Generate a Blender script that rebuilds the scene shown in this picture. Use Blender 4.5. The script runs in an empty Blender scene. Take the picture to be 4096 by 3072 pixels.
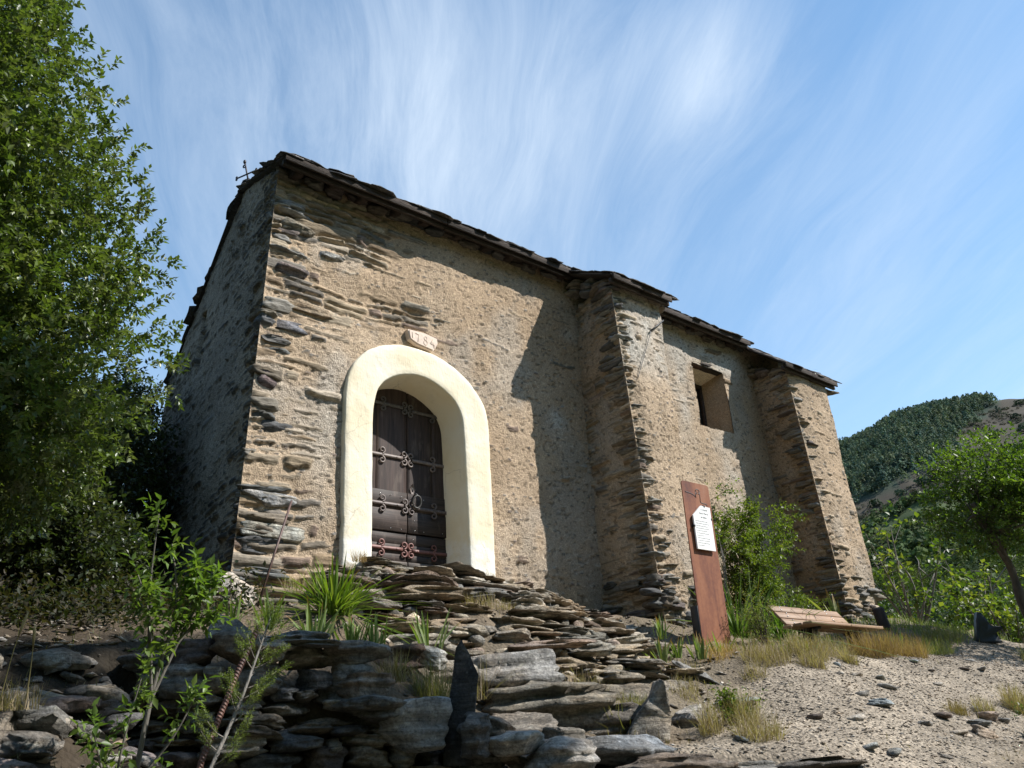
import bpy, bmesh, math, random
import numpy as np
from mathutils import Matrix, Vector

sc = bpy.context.scene
C = sc.collection

# ------------------------------------------------------------------ camera
cam_d = bpy.data.cameras.new('camera')
cam = bpy.data.objects.new('camera', cam_d)
C.objects.link(cam)
cam_d.sensor_width = 36.0
cam_d.lens = 29.0
cam_d.clip_start = 0.05
cam_d.clip_end = 6000.0
cam.matrix_world = Matrix(((0.77780, -0.21719, -0.58979, 0.0),
                           (-0.62665, -0.34013, -0.70116, 0.0),
                           (-0.04832, 0.91495, -0.40066, 0.0),
                           (0, 0, 0, 1)))
sc.camera = cam

# ------------------------------------------------------------------ light, sky, exposure
SUN = Vector((0.95, -1.0, 1.48)).normalized()
SUN_EL = math.asin(SUN.z)
SUN_AZ = math.atan2(SUN.x, SUN.y)
sun_d = bpy.data.lights.new('sun', 'SUN')
sun_d.energy = 4.8
sun_d.angle = math.radians(0.53)
sun_d.color = (1.0, 0.96, 0.90)
sun = bpy.data.objects.new('sun', sun_d)
sun.rotation_euler = SUN.to_track_quat('Z', 'Y').to_euler()
C.objects.link(sun)

world = bpy.data.worlds.new('World')
sc.world = world
world.use_nodes = True
wt = world.node_tree
wt.nodes.clear()


class NB:
    """tiny node-building helper"""
    def __init__(self, tree):
        self.t = tree

    def n(self, typ, **kw):
        nd = self.t.nodes.new(typ)
        for k, v in kw.items():
            setattr(nd, k, v)
        return nd

    def l(self, a, b):
        self.t.links.new(a, b)

    def setin(self, nd, key, v):
        if hasattr(v, 'is_linked') or isinstance(v, bpy.types.NodeSocket):
            self.l(v, nd.inputs[key])
        else:
            nd.inputs[key].default_value = v

    def math(self, op, a, b=0.0, c=None, clamp=False):
        nd = self.n('ShaderNodeMath', operation=op)
        nd.use_clamp = clamp
        self.setin(nd, 0, a)
        self.setin(nd, 1, b)
        if c is not None:
            self.setin(nd, 2, c)
        return nd.outputs[0]

    def vmath(self, op, a, b=(0, 0, 0), out=0):
        nd = self.n('ShaderNodeVectorMath', operation=op)
        self.setin(nd, 0, a)
        self.setin(nd, 1, b)
        return nd.outputs[out]

    def ramp(self, fac, stops, interp='LINEAR'):
        nd = self.n('ShaderNodeValToRGB')
        cr = nd.color_ramp
        cr.interpolation = interp
        while len(cr.elements) > 1:
            cr.elements.remove(cr.elements[-1])
        for i, (p, c) in enumerate(stops):
            e = cr.elements[0] if i == 0 else cr.elements.new(p)
            e.position = p
            if not isinstance(c, (tuple, list)):
                c = (c, c, c)
            e.color = (c[0], c[1], c[2], 1)
        self.l(fac, nd.inputs[0])
        return nd.outputs[0]

    def noise(self, vec, scale, detail=4.0, rough=0.55, dist=0.0, out=0):
        nd = self.n('ShaderNodeTexNoise')
        if vec is not None:
            self.l(vec, nd.inputs['Vector'])
        nd.inputs['Scale'].default_value = scale
        nd.inputs['Detail'].default_value = detail
        nd.inputs['Roughness'].default_value = rough
        nd.inputs['Distortion'].default_value = dist
        return nd.outputs[out]

    def voro(self, vec, scale, feature='F1', out='Distance'):
        nd = self.n('ShaderNodeTexVoronoi', feature=feature)
        if vec is not None:
            self.l(vec, nd.inputs['Vector'])
        nd.inputs['Scale'].default_value = scale
        return nd.outputs[out]

    def mapping(self, vec, scale=(1, 1, 1), rot=(0, 0, 0), loc=(0, 0, 0)):
        nd = self.n('ShaderNodeMapping')
        self.l(vec, nd.inputs['Vector'])
        nd.inputs['Scale'].default_value = scale
        nd.inputs['Rotation'].default_value = rot
        nd.inputs['Location'].default_value = loc
        return nd.outputs[0]

    def mix(self, fac, a, b, blend='MIX'):
        nd = self.n('ShaderNodeMix', data_type='RGBA', blend_type=blend)
        self.setin(nd, 0, fac)
        for i, v in ((6, a), (7, b)):
            if isinstance(v, (tuple, list)):
                v = (v[0], v[1], v[2], 1)
            self.setin(nd, i, v)
        return nd.outputs[2]


# sky with thin streaked cirrus
w = NB(wt)
sky = w.n('ShaderNodeTexSky', sky_type='NISHITA')
sky.sun_disc = False
sky.sun_elevation = SUN_EL
sky.sun_rotation = SUN_AZ
sky.altitude = 900
sky.air_density = 1.0
sky.dust_density = 0.35
sky.ozone_density = 2.2
tc = w.n('ShaderNodeTexCoord')
dirv = w.vmath('NORMALIZE', tc.outputs['Generated'])
sep = w.n('ShaderNodeSeparateXYZ')
w.l(dirv, sep.inputs[0])
zc = w.math('MAXIMUM', sep.outputs[2], 0.06)
zz = w.math('ADD', zc, 0.12)
comb = w.n('ShaderNodeCombineXYZ')
w.l(w.math('DIVIDE', sep.outputs[0], zz), comb.inputs[0])
w.l(w.math('DIVIDE', sep.outputs[1], zz), comb.inputs[1])
plane = comb.outputs[0]
AZS = math.radians(62)
pr = w.mapping(plane, rot=(0, 0, -AZS))
wob = w.noise(pr, 0.8, 3, 0.5, out=1)
pw = w.vmath('ADD', pr, w.vmath('MULTIPLY', w.vmath('SUBTRACT', wob, (0.5, 0.5, 0.5)), (0.36, 0.36, 0.36)))
st1 = w.noise(w.mapping(pw, scale=(0.42, 2.4, 1)), 1.0, 8, 0.60, 0.12)
st2 = w.noise(w.mapping(pw, scale=(0.35, 1.15, 1), loc=(3.1, 1.7, 0)), 1.0, 5, 0.55, 0.2)
fine = w.noise(w.mapping(pw, scale=(1.5, 9.0, 1), loc=(1.3, 5.7, 0)), 1.0, 8, 0.7, 0.5)


def lobe(d, k):
    v = Vector(d).normalized()
    dp = w.vmath('DOT_PRODUCT', dirv, tuple(v), out=1)
    return w.math('POWER', w.math('MAXIMUM', dp, 0.0), k)


CLOUD_LOBES = [((0.438, 0.556, 0.707), 26, 0.21), ((0.42, 0.658, 0.626), 60, 0.28), ((0.531, 0.563, 0.633), 90, 0.24),
               ((0.626, 0.392, 0.674), 260, 0.55), ((0.223, 0.67, 0.708), 40, 0.26), ((0.307, 0.771, 0.558), 60, 0.10),
               ((0.80, 0.33, 0.48), 60, 0.20)]
env = None
for (d, k, a) in CLOUD_LOBES:
    t_ = w.math('MULTIPLY', lobe(d, k), a)
    env = t_ if env is None else w.math('ADD', env, t_)
env = w.math('ADD', env, 0.10)
s = w.math('ADD', w.math('MULTIPLY', st1, 0.62), w.math('MULTIPLY', st2, 0.38))
s = w.math('ADD', s, w.math('MULTIPLY', w.math('SUBTRACT', fine, 0.5), 0.42))
s = w.math('ADD', s, w.math('MULTIPLY', env, 0.12))
cl = w.ramp(s, [(0.40, 0.05), (0.50, 0.22), (0.62, 0.58), (0.74, 0.95)])
cl = w.math('MULTIPLY', cl, w.math('ADD', env, 0.12))
hz = w.ramp(sep.outputs[2], [(0.0, 0.30), (0.30, 0.24), (0.5, 0.10), (0.8, 0.02)])
clf = w.math('ADD', w.math('MULTIPLY', cl, 0.95), hz, clamp=True)
skyc = w.mix(clf, w.mix(1.0, sky.outputs[0], (0.96, 1.26, 1.26), 'MULTIPLY'), (4.5, 5.25, 6.15))
bg = w.n('ShaderNodeBackground')
w.l(skyc, bg.inputs[0])
bg.inputs[1].default_value = 0.113
wo = w.n('ShaderNodeOutputWorld')
w.l(bg.outputs[0], wo.inputs[0])

sc.view_settings.view_transform = 'Standard'
sc.view_settings.look = 'None'
sc.view_settings.exposure = 0.72
sc.view_settings.gamma = 1.0
sc.render.film_transparent = False
sc.cycles.max_bounces = 6
sc.cycles.transparent_max_bounces = 4

rng = np.random.default_rng(11)
random.seed(11)


# ------------------------------------------------------------------ numpy noise
def _hash(ix, iy, iz, seed):
    h = (ix.astype(np.int64) * 374761393 + iy.astype(np.int64) * 668265263 + iz.astype(np.int64) * 2147483647 + seed * 974711) & 0xffffffff
    h = ((h ^ (h >> 13)) * 1274126177) & 0xffffffff
    h = ((h ^ (h >> 16)) * 2246822519) & 0xffffffff
    return ((h ^ (h >> 15)) & 0xffff).astype(np.float64) / 65535.0


def vnoise(x, y, z=None, seed=0):
    """value noise, -1..1"""
    x = np.asarray(x, float)
    y = np.asarray(y, float)
    z = np.zeros_like(x) if z is None else np.asarray(z, float)
    x, y, z = np.broadcast_arrays(x, y, z)
    ix, iy, iz = np.floor(x), np.floor(y), np.floor(z)
    fx, fy, fz = x - ix, y - iy, z - iz
    fx = fx * fx * (3 - 2 * fx)
    fy = fy * fy * (3 - 2 * fy)
    fz = fz * fz * (3 - 2 * fz)
    r = 0
    for dx in (0, 1):
        wx = fx if dx else 1 - fx
        for dy in (0, 1):
            wy = fy if dy else 1 - fy
            for dz in (0, 1):
                wz = fz if dz else 1 - fz
                r = r + wx * wy * wz * _hash(ix + dx, iy + dy, iz + dz, seed)
    return r * 2 - 1


def fbm(x, y, z=None, seed=0, o=4, g=0.5):
    a, f, r = 1.0, 1.0, 0.0
    z = np.zeros_like(np.asarray(x, float)) if z is None else z
    for i in range(o):
        r = r + a * vnoise(x * f, y * f, z * f, seed + i * 17)
        a *= g
        f *= 2.03
    return r


def sstep(a, b, x):
    t = np.clip((x - a) / (b - a), 0, 1)
    return t * t * (3 - 2 * t)


# ------------------------------------------------------------------ mesh building
def build(name, V, faces, mats, parent=None, col=None, smooth=False, midx=None):
    """one mesh object from arrays; faces is a list of (n,k) index arrays"""
    V = np.asarray(V, np.float32)
    faces = [np.asarray(f, np.int32) for f in faces if len(f)]
    me = bpy.data.meshes.new(name)
    me.vertices.add(len(V))
    me.vertices.foreach_set('co', V.ravel())
    nl = sum(f.size for f in faces)
    npoly = sum(len(f) for f in faces)
    me.loops.add(nl)
    me.polygons.add(npoly)
    me.loops.foreach_set('vertex_index', np.concatenate([f.ravel() for f in faces]))
    st, tot, o = [], [], 0
    for f in faces:
        k = f.shape[1]
        st.append(o + np.arange(len(f)) * k)
        tot.append(np.full(len(f), k))
        o += f.size
    me.polygons.foreach_set('loop_start', np.concatenate(st).astype(np.int32))
    me.polygons.foreach_set('loop_total', np.concatenate(tot).astype(np.int32))
    if smooth:
        me.polygons.foreach_set('use_smooth', np.ones(npoly, bool))
    if midx is not None:
        me.polygons.foreach_set('material_index', np.asarray(midx, np.int32))
    if not isinstance(mats, (list, tuple)):
        mats = [mats]
    for m in mats:
        me.materials.append(m)
    if col is not None:
        col = np.asarray(col, np.float32)
        if col.ndim == 1:
            col = np.tile(col, (len(V), 1))
        if col.shape[1] == 3:
            col = np.concatenate([col, np.ones((len(col), 1), np.float32)], 1)
        at = me.color_attributes.new('col', 'FLOAT_COLOR', 'POINT')
        at.data.foreach_set('color', col.ravel())
    me.update()
    me.validate()
    ob = bpy.data.objects.new(name, me)
    C.objects.link(ob)
    if parent is not None:
        ob.parent = parent
        ob.matrix_parent_inverse = Matrix.Translation(-Vector(parent.location)) if parent.type == 'EMPTY' and parent.parent is None else Matrix.Identity(4)
    return ob


class MB:
    """collects pieces into one mesh"""
    def __init__(self):
        self.V, self.F, self.c, self.n = [], {}, [], 0

    def add(self, V, faces, col=(0.5, 0.5, 0.5)):
        V = np.asarray(V, float)
        for f in faces:
            f = np.asarray(f, np.int64)
            if len(f):
                self.F.setdefault(f.shape[1], []).append(f + self.n)
        cc = np.asarray(col, float)
        if cc.ndim == 1:
            cc = np.tile(cc, (len(V), 1))
        if cc.shape[1] == 3:
            cc = np.concatenate([cc, np.ones((len(cc), 1))], 1)
        self.V.append(V)
        self.c.append(cc)
        self.n += len(V)

    def build(self, name, mats, parent=None, smooth=False):
        return build(name, np.concatenate(self.V), [np.concatenate(v) for v in self.F.values()], mats, parent,
                     np.concatenate(self.c), smooth)


def tag(o, label=None, cat=None, group=None, kind=None):
    if label:
        o['label'] = label
    if cat:
        o['category'] = cat
    if group:
        o['group'] = group
    if kind:
        o['kind'] = kind
    return o


def thing(name, label, cat, loc=(0, 0, 0), group=None):
    o = bpy.data.objects.new(name, None)
    o.empty_display_size = 0.2
    o.location = loc
    C.objects.link(o)
    return tag(o, label, cat, group)


def box(x0, x1, y0, y1, z0, z1):
    V = np.array([(x, y, z) for z in (z0, z1) for y in (y0, y1) for x in (x0, x1)], float)
    F = np.array([(0, 2, 3, 1), (4, 5, 7, 6), (0, 1, 5, 4), (2, 6, 7, 3), (0, 4, 6, 2), (1, 3, 7, 5)])
    return V, [F]


def bevbox(x0, x1, y0, y1, z0, z1, b=0.004):
    bm = bmesh.new()
    bmesh.ops.create_cube(bm, size=1)
    for v in bm.verts:
        v.co = Vector((x0 + (v.co.x + .5) * (x1 - x0), y0 + (v.co.y + .5) * (y1 - y0), z0 + (v.co.z + .5) * (z1 - z0)))
    bmesh.ops.bevel(bm, geom=bm.edges[:], offset=b, segments=1, affect='EDGES')
    V = np.array([v.co[:] for v in bm.verts])
    for i, v in enumerate(bm.verts):
        v.index = i
    F = {}
    for f in bm.faces:
        F.setdefault(len(f.verts), []).append([v.index for v in f.verts])
    bm.free()
    return V, [np.array(x) for x in F.values()]


def tube(pts, rads, k=6, cap=True):
    pts = np.asarray(pts, float)
    n = len(pts)
    rads = np.broadcast_to(np.asarray(rads, float), (n,))
    T = np.gradient(pts, axis=0)
    T /= np.linalg.norm(T, axis=1)[:, None] + 1e-9
    ref = np.array([0.31, 0.17, 0.93]) if abs(T[0] @ np.array([0.31, 0.17, 0.93])) < 0.9 else np.array([1.0, 0, 0])
    A = np.cross(T, ref)
    A /= np.linalg.norm(A, axis=1)[:, None] + 1e-9
    B = np.cross(T, A)
    an = np.arange(k) * 2 * math.pi / k
    V = pts[:, None] + rads[:, None, None] * (np.cos(an)[None, :, None] * A[:, None] + np.sin(an)[None, :, None] * B[:, None])
    V = V.reshape(-1, 3)
    i = np.arange(n - 1)[:, None] * k
    j = np.arange(k)[None]
    F = np.stack([i + j, i + (j + 1) % k, i + k + (j + 1) % k, i + k + j], -1).reshape(-1, 4)
    faces = [F]
    if cap:
        faces.append(np.array([list(range(k))[::-1], [(n - 1) * k + q for q in range(k)]]))
    return V, faces


def smooth_path(pts, n=16):
    pts = np.asarray(pts, float)
    m = len(pts)
    t = np.linspace(0, m - 1, n)
    out = []
    for q in t:
        i = min(int(q), m - 2)
        f = q - i
        p0, p1, p2, p3 = pts[max(i - 1, 0)], pts[i], pts[i + 1], pts[min(i + 2, m - 1)]
        out.append(0.5 * ((2 * p1) + (-p0 + p2) * f + (2 * p0 - 5 * p1 + 4 * p2 - p3) * f * f + (-p0 + 3 * p1 - 3 * p2 + p3) * f ** 3))
    return np.array(out)


_ICO = {}


def ico(sub):
    if sub not in _ICO:
        bm = bmesh.new()
        bmesh.ops.create_icosphere(bm, subdivisions=sub, radius=1)
        for i, v in enumerate(bm.verts):
            v.index = i
        _ICO[sub] = (np.array([v.co[:] for v in bm.verts]), np.array([[v.index for v in f.verts] for f in bm.faces]))
        bm.free()
    return _ICO[sub]


def rotm(rx=0, ry=0, rz=0):
    return np.array(Matrix.Rotation(rz, 3, 'Z') @ Matrix.Rotation(ry, 3, 'Y') @ Matrix.Rotation(rx, 3, 'X'))


def rock(size, seed, sub=3, p=3.2, cuts=9, rough=0.05, strata=0.05):
    """an angular broken block of schist with layered ledges; size = full extents"""
    r = np.random.default_rng(seed)
    D, F = ico(sub)
    D = D @ rotm(*r.uniform(0, 6, 3)).T
    p = max(p, 2.4) * 1.35
    V = D / (np.abs(D) ** p).sum(1)[:, None] ** (1 / p)
    for i in range(cuts + 12):
        n = r.normal(size=3)
        n[2] *= 0.45 if i < cuts else 0.9
        n /= np.linalg.norm(n)
        o = (r.uniform(0.50, 0.90) if i < cuts else r.uniform(.80, .97)) * np.max(V @ n)
        d = V @ n - o
        V = V - np.clip(d, 0, None)[:, None] * n
    V = V / np.abs(V).max(0)
    s = np.asarray(size, float) / 2
    q = V * s
    ms = float(np.mean(s))
    fs = 1.2 / max(0.04, ms)
    o = r.uniform(0, 90, 3)
    n1 = .45 * fbm(q[:, 0] * fs * .8 + o[0], q[:, 1] * fs * .8 + o[1], q[:, 2] * fs * 1.4 + o[2], seed % 97, 2, 0.5) + .55 * fbm(q[:, 0] * fs * 3 + o[0], q[:, 1] * fs * 3 + o[1], q[:, 2] * fs * 5 + o[2], seed % 61, 3, 0.6)
    n2 = 1 - 2 * np.abs(vnoise(q[:, 0] * fs * 2.1 + o[1], q[:, 1] * fs * 2.1 + o[2], q[:, 2] * fs * 3 + o[0], seed % 71))
    lay = vnoise(q[:, 0] * fs * .3 + o[0], q[:, 1] * fs * .3 + o[1], q[:, 2] / max(.010, min(.035, s[2] * .34)) + o[2], seed % 89)
    lay = 2 * sstep(-.35, .35, lay) - 1
    hx = D * np.array([1, 1, .12])
    hx /= np.linalg.norm(hx, axis=1)[:, None] + 1e-9
    amp = np.clip(s, 0.02, 0.25).mean()
    q = q + D * np.array([1, 1, .5]) * ((n1 + .4 * n2) * rough * amp)[:, None] + hx * (lay * (1 + n1) * strata * amp * 1.25)[:, None]
    return q, F


STONE_PAL = np.array([(.135, .130, .122), (.165, .152, .132), (.105, .105, .106), (.185, .165, .135), (.150, .126, .100),
                      (.205, .190, .165), (.120, .122, .118), (.160, .135, .105), (.125, .105, .098), (.22, .21, .195)])


def stone_col(r, n=None):
    c = STONE_PAL[r.integers(0, len(STONE_PAL), n)]
    return c * r.uniform(.8, 1.2, c.shape[:-1] + (1,))


# ------------------------------------------------------------------ materials
def material(name):
    m = bpy.data.materials.new(name)
    m.use_nodes = True
    m.node_tree.nodes.clear()
    b = NB(m.node_tree)
    out = b.n('ShaderNodeOutputMaterial')
    bs = b.n('ShaderNodeBsdfPrincipled')
    b.l(bs.outputs[0], out.inputs[0])
    return m, b, bs, out


def bump(b, bs, h, strength, dist):
    bp = b.n('ShaderNodeBump')
    bp.inputs['Strength'].default_value = strength
    bp.inputs['Distance'].default_value = dist
    b.l(h, bp.inputs['Height'])
    b.l(bp.outputs[0], bs.inputs['Normal'])
    return bp


def attr_col(b):
    a = b.n('ShaderNodeAttribute', attribute_name='col')
    return a.outputs['Color'], a.outputs['Alpha']


def m_rock():
    m, b, bs, _ = material('schist')
    tc = b.n('ShaderNodeTexCoord')
    P = tc.outputs['Object']
    c, _a = attr_col(b)
    n1 = b.noise(P, 7, 6, 0.62, 0.4)
    lay = b.noise(b.mapping(P, scale=(5, 5, 42)), 1.0, 5, 0.6, 0.6)
    v = b.math('ADD', b.math('MULTIPLY', n1, 0.9), b.math('MULTIPLY', lay, 0.75))
    f = b.ramp(v, [(0.48, 0.30), (0.78, 0.92), (1.12, 1.95)])
    c1 = b.mix(1.0, c, f, 'MULTIPLY')
    warm = b.ramp(b.noise(P, 3.1, 4, 0.6), [(0.42, 0.0), (0.68, 0.5)])
    c2 = b.mix(warm, c1, b.mix(1.0, c1, (1.25, 0.98, 0.70), 'MULTIPLY'))
    lich = b.ramp(b.noise(P, 15, 5, 0.7), [(0.60, 0.0), (0.68, 0.62)])
    lich = b.math('MULTIPLY', lich, b.ramp(b.noise(P, 2.3, 3, 0.5), [(0.42, 0.1), (0.6, 1.0)]))
    c3 = b.mix(lich, c2, (0.34, 0.33, 0.28))
    b.l(c3, bs.inputs['Base Color'])
    bs.inputs['Roughness'].default_value = 0.78
    bs.inputs['Specular IOR Level'].default_value = 0.35
    sp = b.noise(P, 42, 4, 0.75)
    c3 = b.mix(1.0, c3, b.ramp(sp, [(0.34, 0.50), (0.48, 1.0), (0.62, 1.25), (0.70, 1.9)]), 'MULTIPLY')
    b.l(c3, bs.inputs['Base Color'])
    h = b.math('ADD', b.math('MULTIPLY', lay, 0.7), b.math('MULTIPLY', b.noise(P, 34, 8, 0.72), 1.3))
    bump(b, bs, h, 1.0, 0.028)
    return m


def m_wall():
    m, b, bs, _ = material('render_and_rubble')
    tc = b.n('ShaderNodeTexCoord')
    P = tc.outputs['Object']
    c, a = attr_col(b)
    n1 = b.noise(P, 1.3, 5, 0.6)
    n2 = b.noise(P, 30, 5, 0.68)
    f = b.math('ADD', b.math('MULTIPLY', n1, 0.55), b.math('MULTIPLY', n2, 0.9))
    f = b.ramp(f, [(0.42, 0.66), (0.72, 1.0), (1.05, 1.38)])
    c1 = b.mix(1.0, c, f, 'MULTIPLY')
    lay = b.noise(b.mapping(P, scale=(6, 6, 60)), 1.0, 5, 0.62, 0.5)
    fl = b.ramp(lay, [(0.3, 0.55), (0.5, 1.0), (0.7, 1.6)])
    c2 = b.mix(a, c1, b.mix(1.0, c1, fl, 'MULTIPLY'))
    grit = b.voro(P, 74)
    peb = b.ramp(grit, [(0.08, 1.36), (0.25, 1.02), (0.6, 0.72)])
    inv = b.math('SUBTRACT', 1.0, a)
    c3 = b.mix(inv, c2, b.mix(1.0, c2, peb, 'MULTIPLY'))
    b.l(c3, bs.inputs['Base Color'])
    bs.inputs['Roughness'].default_value = 0.9
    bs.inputs['Specular IOR Level'].default_value = 0.2
    hp = b.math('ADD', b.math('MULTIPLY', grit, -0.5), b.math('MULTIPLY', n2, 1.2))
    hs = b.math('ADD', b.math('MULTIPLY', lay, 0.9), b.math('MULTIPLY', n2, 0.6))
    hm = b.n('ShaderNodeMix', data_type='FLOAT')
    b.l(a, hm.inputs[0])
    b.l(hp, hm.inputs[2])
    b.l(hs, hm.inputs[3])
    bump(b, bs, hm.outputs[0], 0.62, 0.020)
    return m


def m_leaf(name, transl=0.3, rough=0.42, spec=0.5):
    m, b, bs, out = material(name)
    c, _a = attr_col(b)
    geo = b.n('ShaderNodeNewGeometry')
    c2 = b.mix(b.math('MULTIPLY', geo.outputs['Backfacing'], 0.45), c, b.mix(1.0, c, (1.5, 1.45, 1.7), 'MULTIPLY'))
    b.l(c2, bs.inputs['Base Color'])
    bs.inputs['Roughness'].default_value = rough
    bs.inputs['Specular IOR Level'].default_value = spec
    tr = b.n('ShaderNodeBsdfTranslucent')
    b.l(b.mix(1.0, c, (1.9, 2.1, 0.7), 'MULTIPLY'), tr.inputs[0])
    mx = b.n('ShaderNodeMixShader')
    mx.inputs[0].default_value = transl
    b.l(bs.outputs[0], mx.inputs[1])
    b.l(tr.outputs[0], mx.inputs[2])
    b.l(mx.outputs[0], out.inputs[0])
    return m


def m_simple(name, c, rough=0.7, var=0.25, scale=12, bmp=0.3, bd=0.01, stretch=(1, 1, 1), metal=0.0, spec=0.4, use_attr=False):
    m, b, bs, _ = material(name)
    P = b.n('ShaderNodeTexCoord').outputs['Object']
    Pm = b.mapping(P, scale=stretch)
    n = b.noise(Pm, scale, 6, 0.62, 0.3)
    f = b.ramp(n, [(0.3, 1 - var), (0.5, 1.0), (0.72, 1 + var)])
    src = attr_col(b)[0] if use_attr else (c[0], c[1], c[2], 1)
    b.l(b.mix(1.0, src, f, 'MULTIPLY'), bs.inputs['Base Color'])
    bs.inputs['Roughness'].default_value = rough
    bs.inputs['Metallic'].default_value = metal
    bs.inputs['Specular IOR Level'].default_value = spec
    if bmp:
        bump(b, bs, b.noise(Pm, scale * 2.3, 5, 0.6), bmp, bd)
    return m


def m_cream():
    m, b, bs, _ = material('cream_limewash')
    P = b.n('ShaderNodeTexCoord').outputs['Object']
    n = b.noise(P, 1.7, 4, 0.55)
    c = b.ramp(n, [(0.34, (0.77, 0.725, 0.605)), (0.5, (0.75, 0.685, 0.535)), (0.64, (0.715, 0.63, 0.455))])
    sp = b.n('ShaderNodeSeparateXYZ')
    b.l(P, sp.inputs[0])
    low = b.math('ADD', b.ramp(b.math('SUBTRACT', sp.outputs[2], 1.6), [(0.0, 1.0), (0.75, 0.0)]), b.math('MULTIPLY', b.math('SUBTRACT', b.noise(P, 5, 5, 0.65), 0.5), 1.6))
    white = b.ramp(low, [(0.28, 0.0), (0.62, 0.85)])
    c = b.mix(white, c, (0.78, 0.76, 0.70))
    stn = b.ramp(b.noise(b.mapping(P, scale=(7, 7, 1.1)), 1.0, 6, 0.7, 0.4), [(0.56, 0.0), (0.72, 0.42)])
    c = b.mix(stn, c, (0.56, 0.50, 0.39))
    lowd = b.math('ADD', b.ramp(b.math('SUBTRACT', sp.outputs[2], 1.6), [(0.0, 1.0), (0.30, 0.0)]), b.math('MULTIPLY', b.math('SUBTRACT', b.noise(P, 14, 5, 0.7), 0.5), 1.8))
    dirt = b.ramp(lowd, [(0.60, 0.0), (0.88, 0.85)])
    c = b.mix(dirt, c, (0.30, 0.26, 0.20))
    b.l(c, bs.inputs['Base Color'])
    bs.inputs['Roughness'].default_value = 0.85
    bs.inputs['Specular IOR Level'].default_value = 0.2
    wv = b.vmath('ADD', P, b.vmath('MULTIPLY', b.noise(P, 6, 4, 0.6, out=1), (.12, .12, .12)))
    ck = b.ramp(b.voro(wv, 2.3, 'DISTANCE_TO_EDGE'), [(0.0, 1.0), (0.012, 0.0)])
    ck = b.math('MULTIPLY', ck, b.ramp(b.noise(P, 1.9, 3, 0.5), [(0.5, 0.0), (0.62, 0.55)]))
    c = b.mix(ck, c, (0.36, 0.30, 0.22))
    b.l(c, bs.inputs['Base Color'])
    bump(b, bs, b.math('ADD', b.noise(P, 11, 5, 0.6), b.math('MULTIPLY', b.noise(b.mapping(P, scale=(1, 1, .35)), 45, 4, 0.6), 0.35)), 0.42, 0.02)
    return m


def m_door():
    m, b, bs, _ = material('aged_door_wood')
    P = b.n('ShaderNodeTexCoord').outputs['Object']
    c, a = attr_col(b)
    gv = b.noise(b.mapping(P, scale=(45, 10, 2.2)), 1.0, 6, 0.62, 0.6)
    gh = b.noise(b.mapping(P, scale=(2.2, 10, 45)), 1.0, 6, 0.62, 0.6)
    g = b.mix(a, gh, gv)
    f = b.ramp(g, [(0.32, 0.45), (0.5, 1.0), (0.7, 1.65)])
    c1 = b.mix(1.0, c, f, 'MULTIPLY')
    worn = b.ramp(b.noise(b.mapping(P, scale=(9, 4, 3)), 1.0, 5, 0.65), [(0.55, 0.0), (0.66, 0.5)])
    c2 = b.mix(worn, c1, (0.125, 0.095, 0.078))
    och = b.ramp(b.noise(b.mapping(P, scale=(6, 4, 3.4), loc=(4, 1, 7)), 1.0, 6, 0.7), [(0.66, 0.0), (0.72, 0.55)])
    c3 = b.mix(och, c2, (0.20, 0.105, 0.03))
    b.l(c3, bs.inputs['Base Color'])
    bs.inputs['Roughness'].default_value = 0.62
    bs.inputs['Specular IOR Level'].default_value = 0.35
    bump(b, bs, g, 0.3, 0.006)
    return m


def m_rust():
    m, b, bs, _ = material('weathered_steel')
    P = b.n('ShaderNodeTexCoord').outputs['Object']
    n = b.math('ADD', b.math('MULTIPLY', b.noise(b.mapping(P, scale=(6, 6, 0.9)), 1.0, 5, 0.6, 0.3), 0.8), b.math('MULTIPLY', b.noise(P, 22, 5, 0.7), 0.25))
    c = b.ramp(n, [(0.34, (0.075, 0.030, 0.026)), (0.47, (0.17, 0.062, 0.035)), (0.58, (0.24, 0.095, 0.048)), (0.72, (0.27, 0.135, 0.085))])
    b.l(c, bs.inputs['Base Color'])
    bs.inputs['Roughness'].default_value = 0.68
    bs.inputs['Specular IOR Level'].default_value = 0.35
    bump(b, bs, b.noise(P, 90, 4, 0.7), 0.2, 0.004)
    return m


def m_ground():
    m, b, bs, _ = material('stony_earth')
    P = b.n('ShaderNodeTexCoord').outputs['Object']
    c, a = attr_col(b)
    n = b.math('ADD', b.math('MULTIPLY', b.noise(P, 2.2, 5, 0.6), 0.6), b.math('MULTIPLY', b.noise(P, 26, 6, 0.7), 0.7))
    f = b.ramp(n, [(0.42, 0.55), (0.65, 1.0), (0.95, 1.5)])
    c1 = b.mix(1.0, c, f, 'MULTIPLY')
    vo = b.voro(P, 38)
    vc = b.voro(P, 38, out='Color')
    peb = b.ramp(vo, [(0.2, 1.18), (0.45, 0.97), (0.7, 0.70)])
    hs = b.n('ShaderNodeSeparateColor')
    b.l(vc, hs.inputs[0])
    tint = b.ramp(hs.outputs[0], [(0.0, 0.86), (0.7, 1.02), (1.0, 1.25)])
    c2 = b.mix(a, c1, b.mix(1.0, b.mix(1.0, c1, peb, 'MULTIPLY'), tint, 'MULTIPLY'))
    b.l(c2, bs.inputs['Base Color'])
    bs.inputs['Roughness'].default_value = 0.93
    bs.inputs['Specular IOR Level'].default_value = 0.15
    bump(b, bs, b.math('ADD', b.math('MULTIPLY', vo, -0.8), b.noise(P, 50, 5, 0.7)), 0.8, 0.02)
    return m


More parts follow.
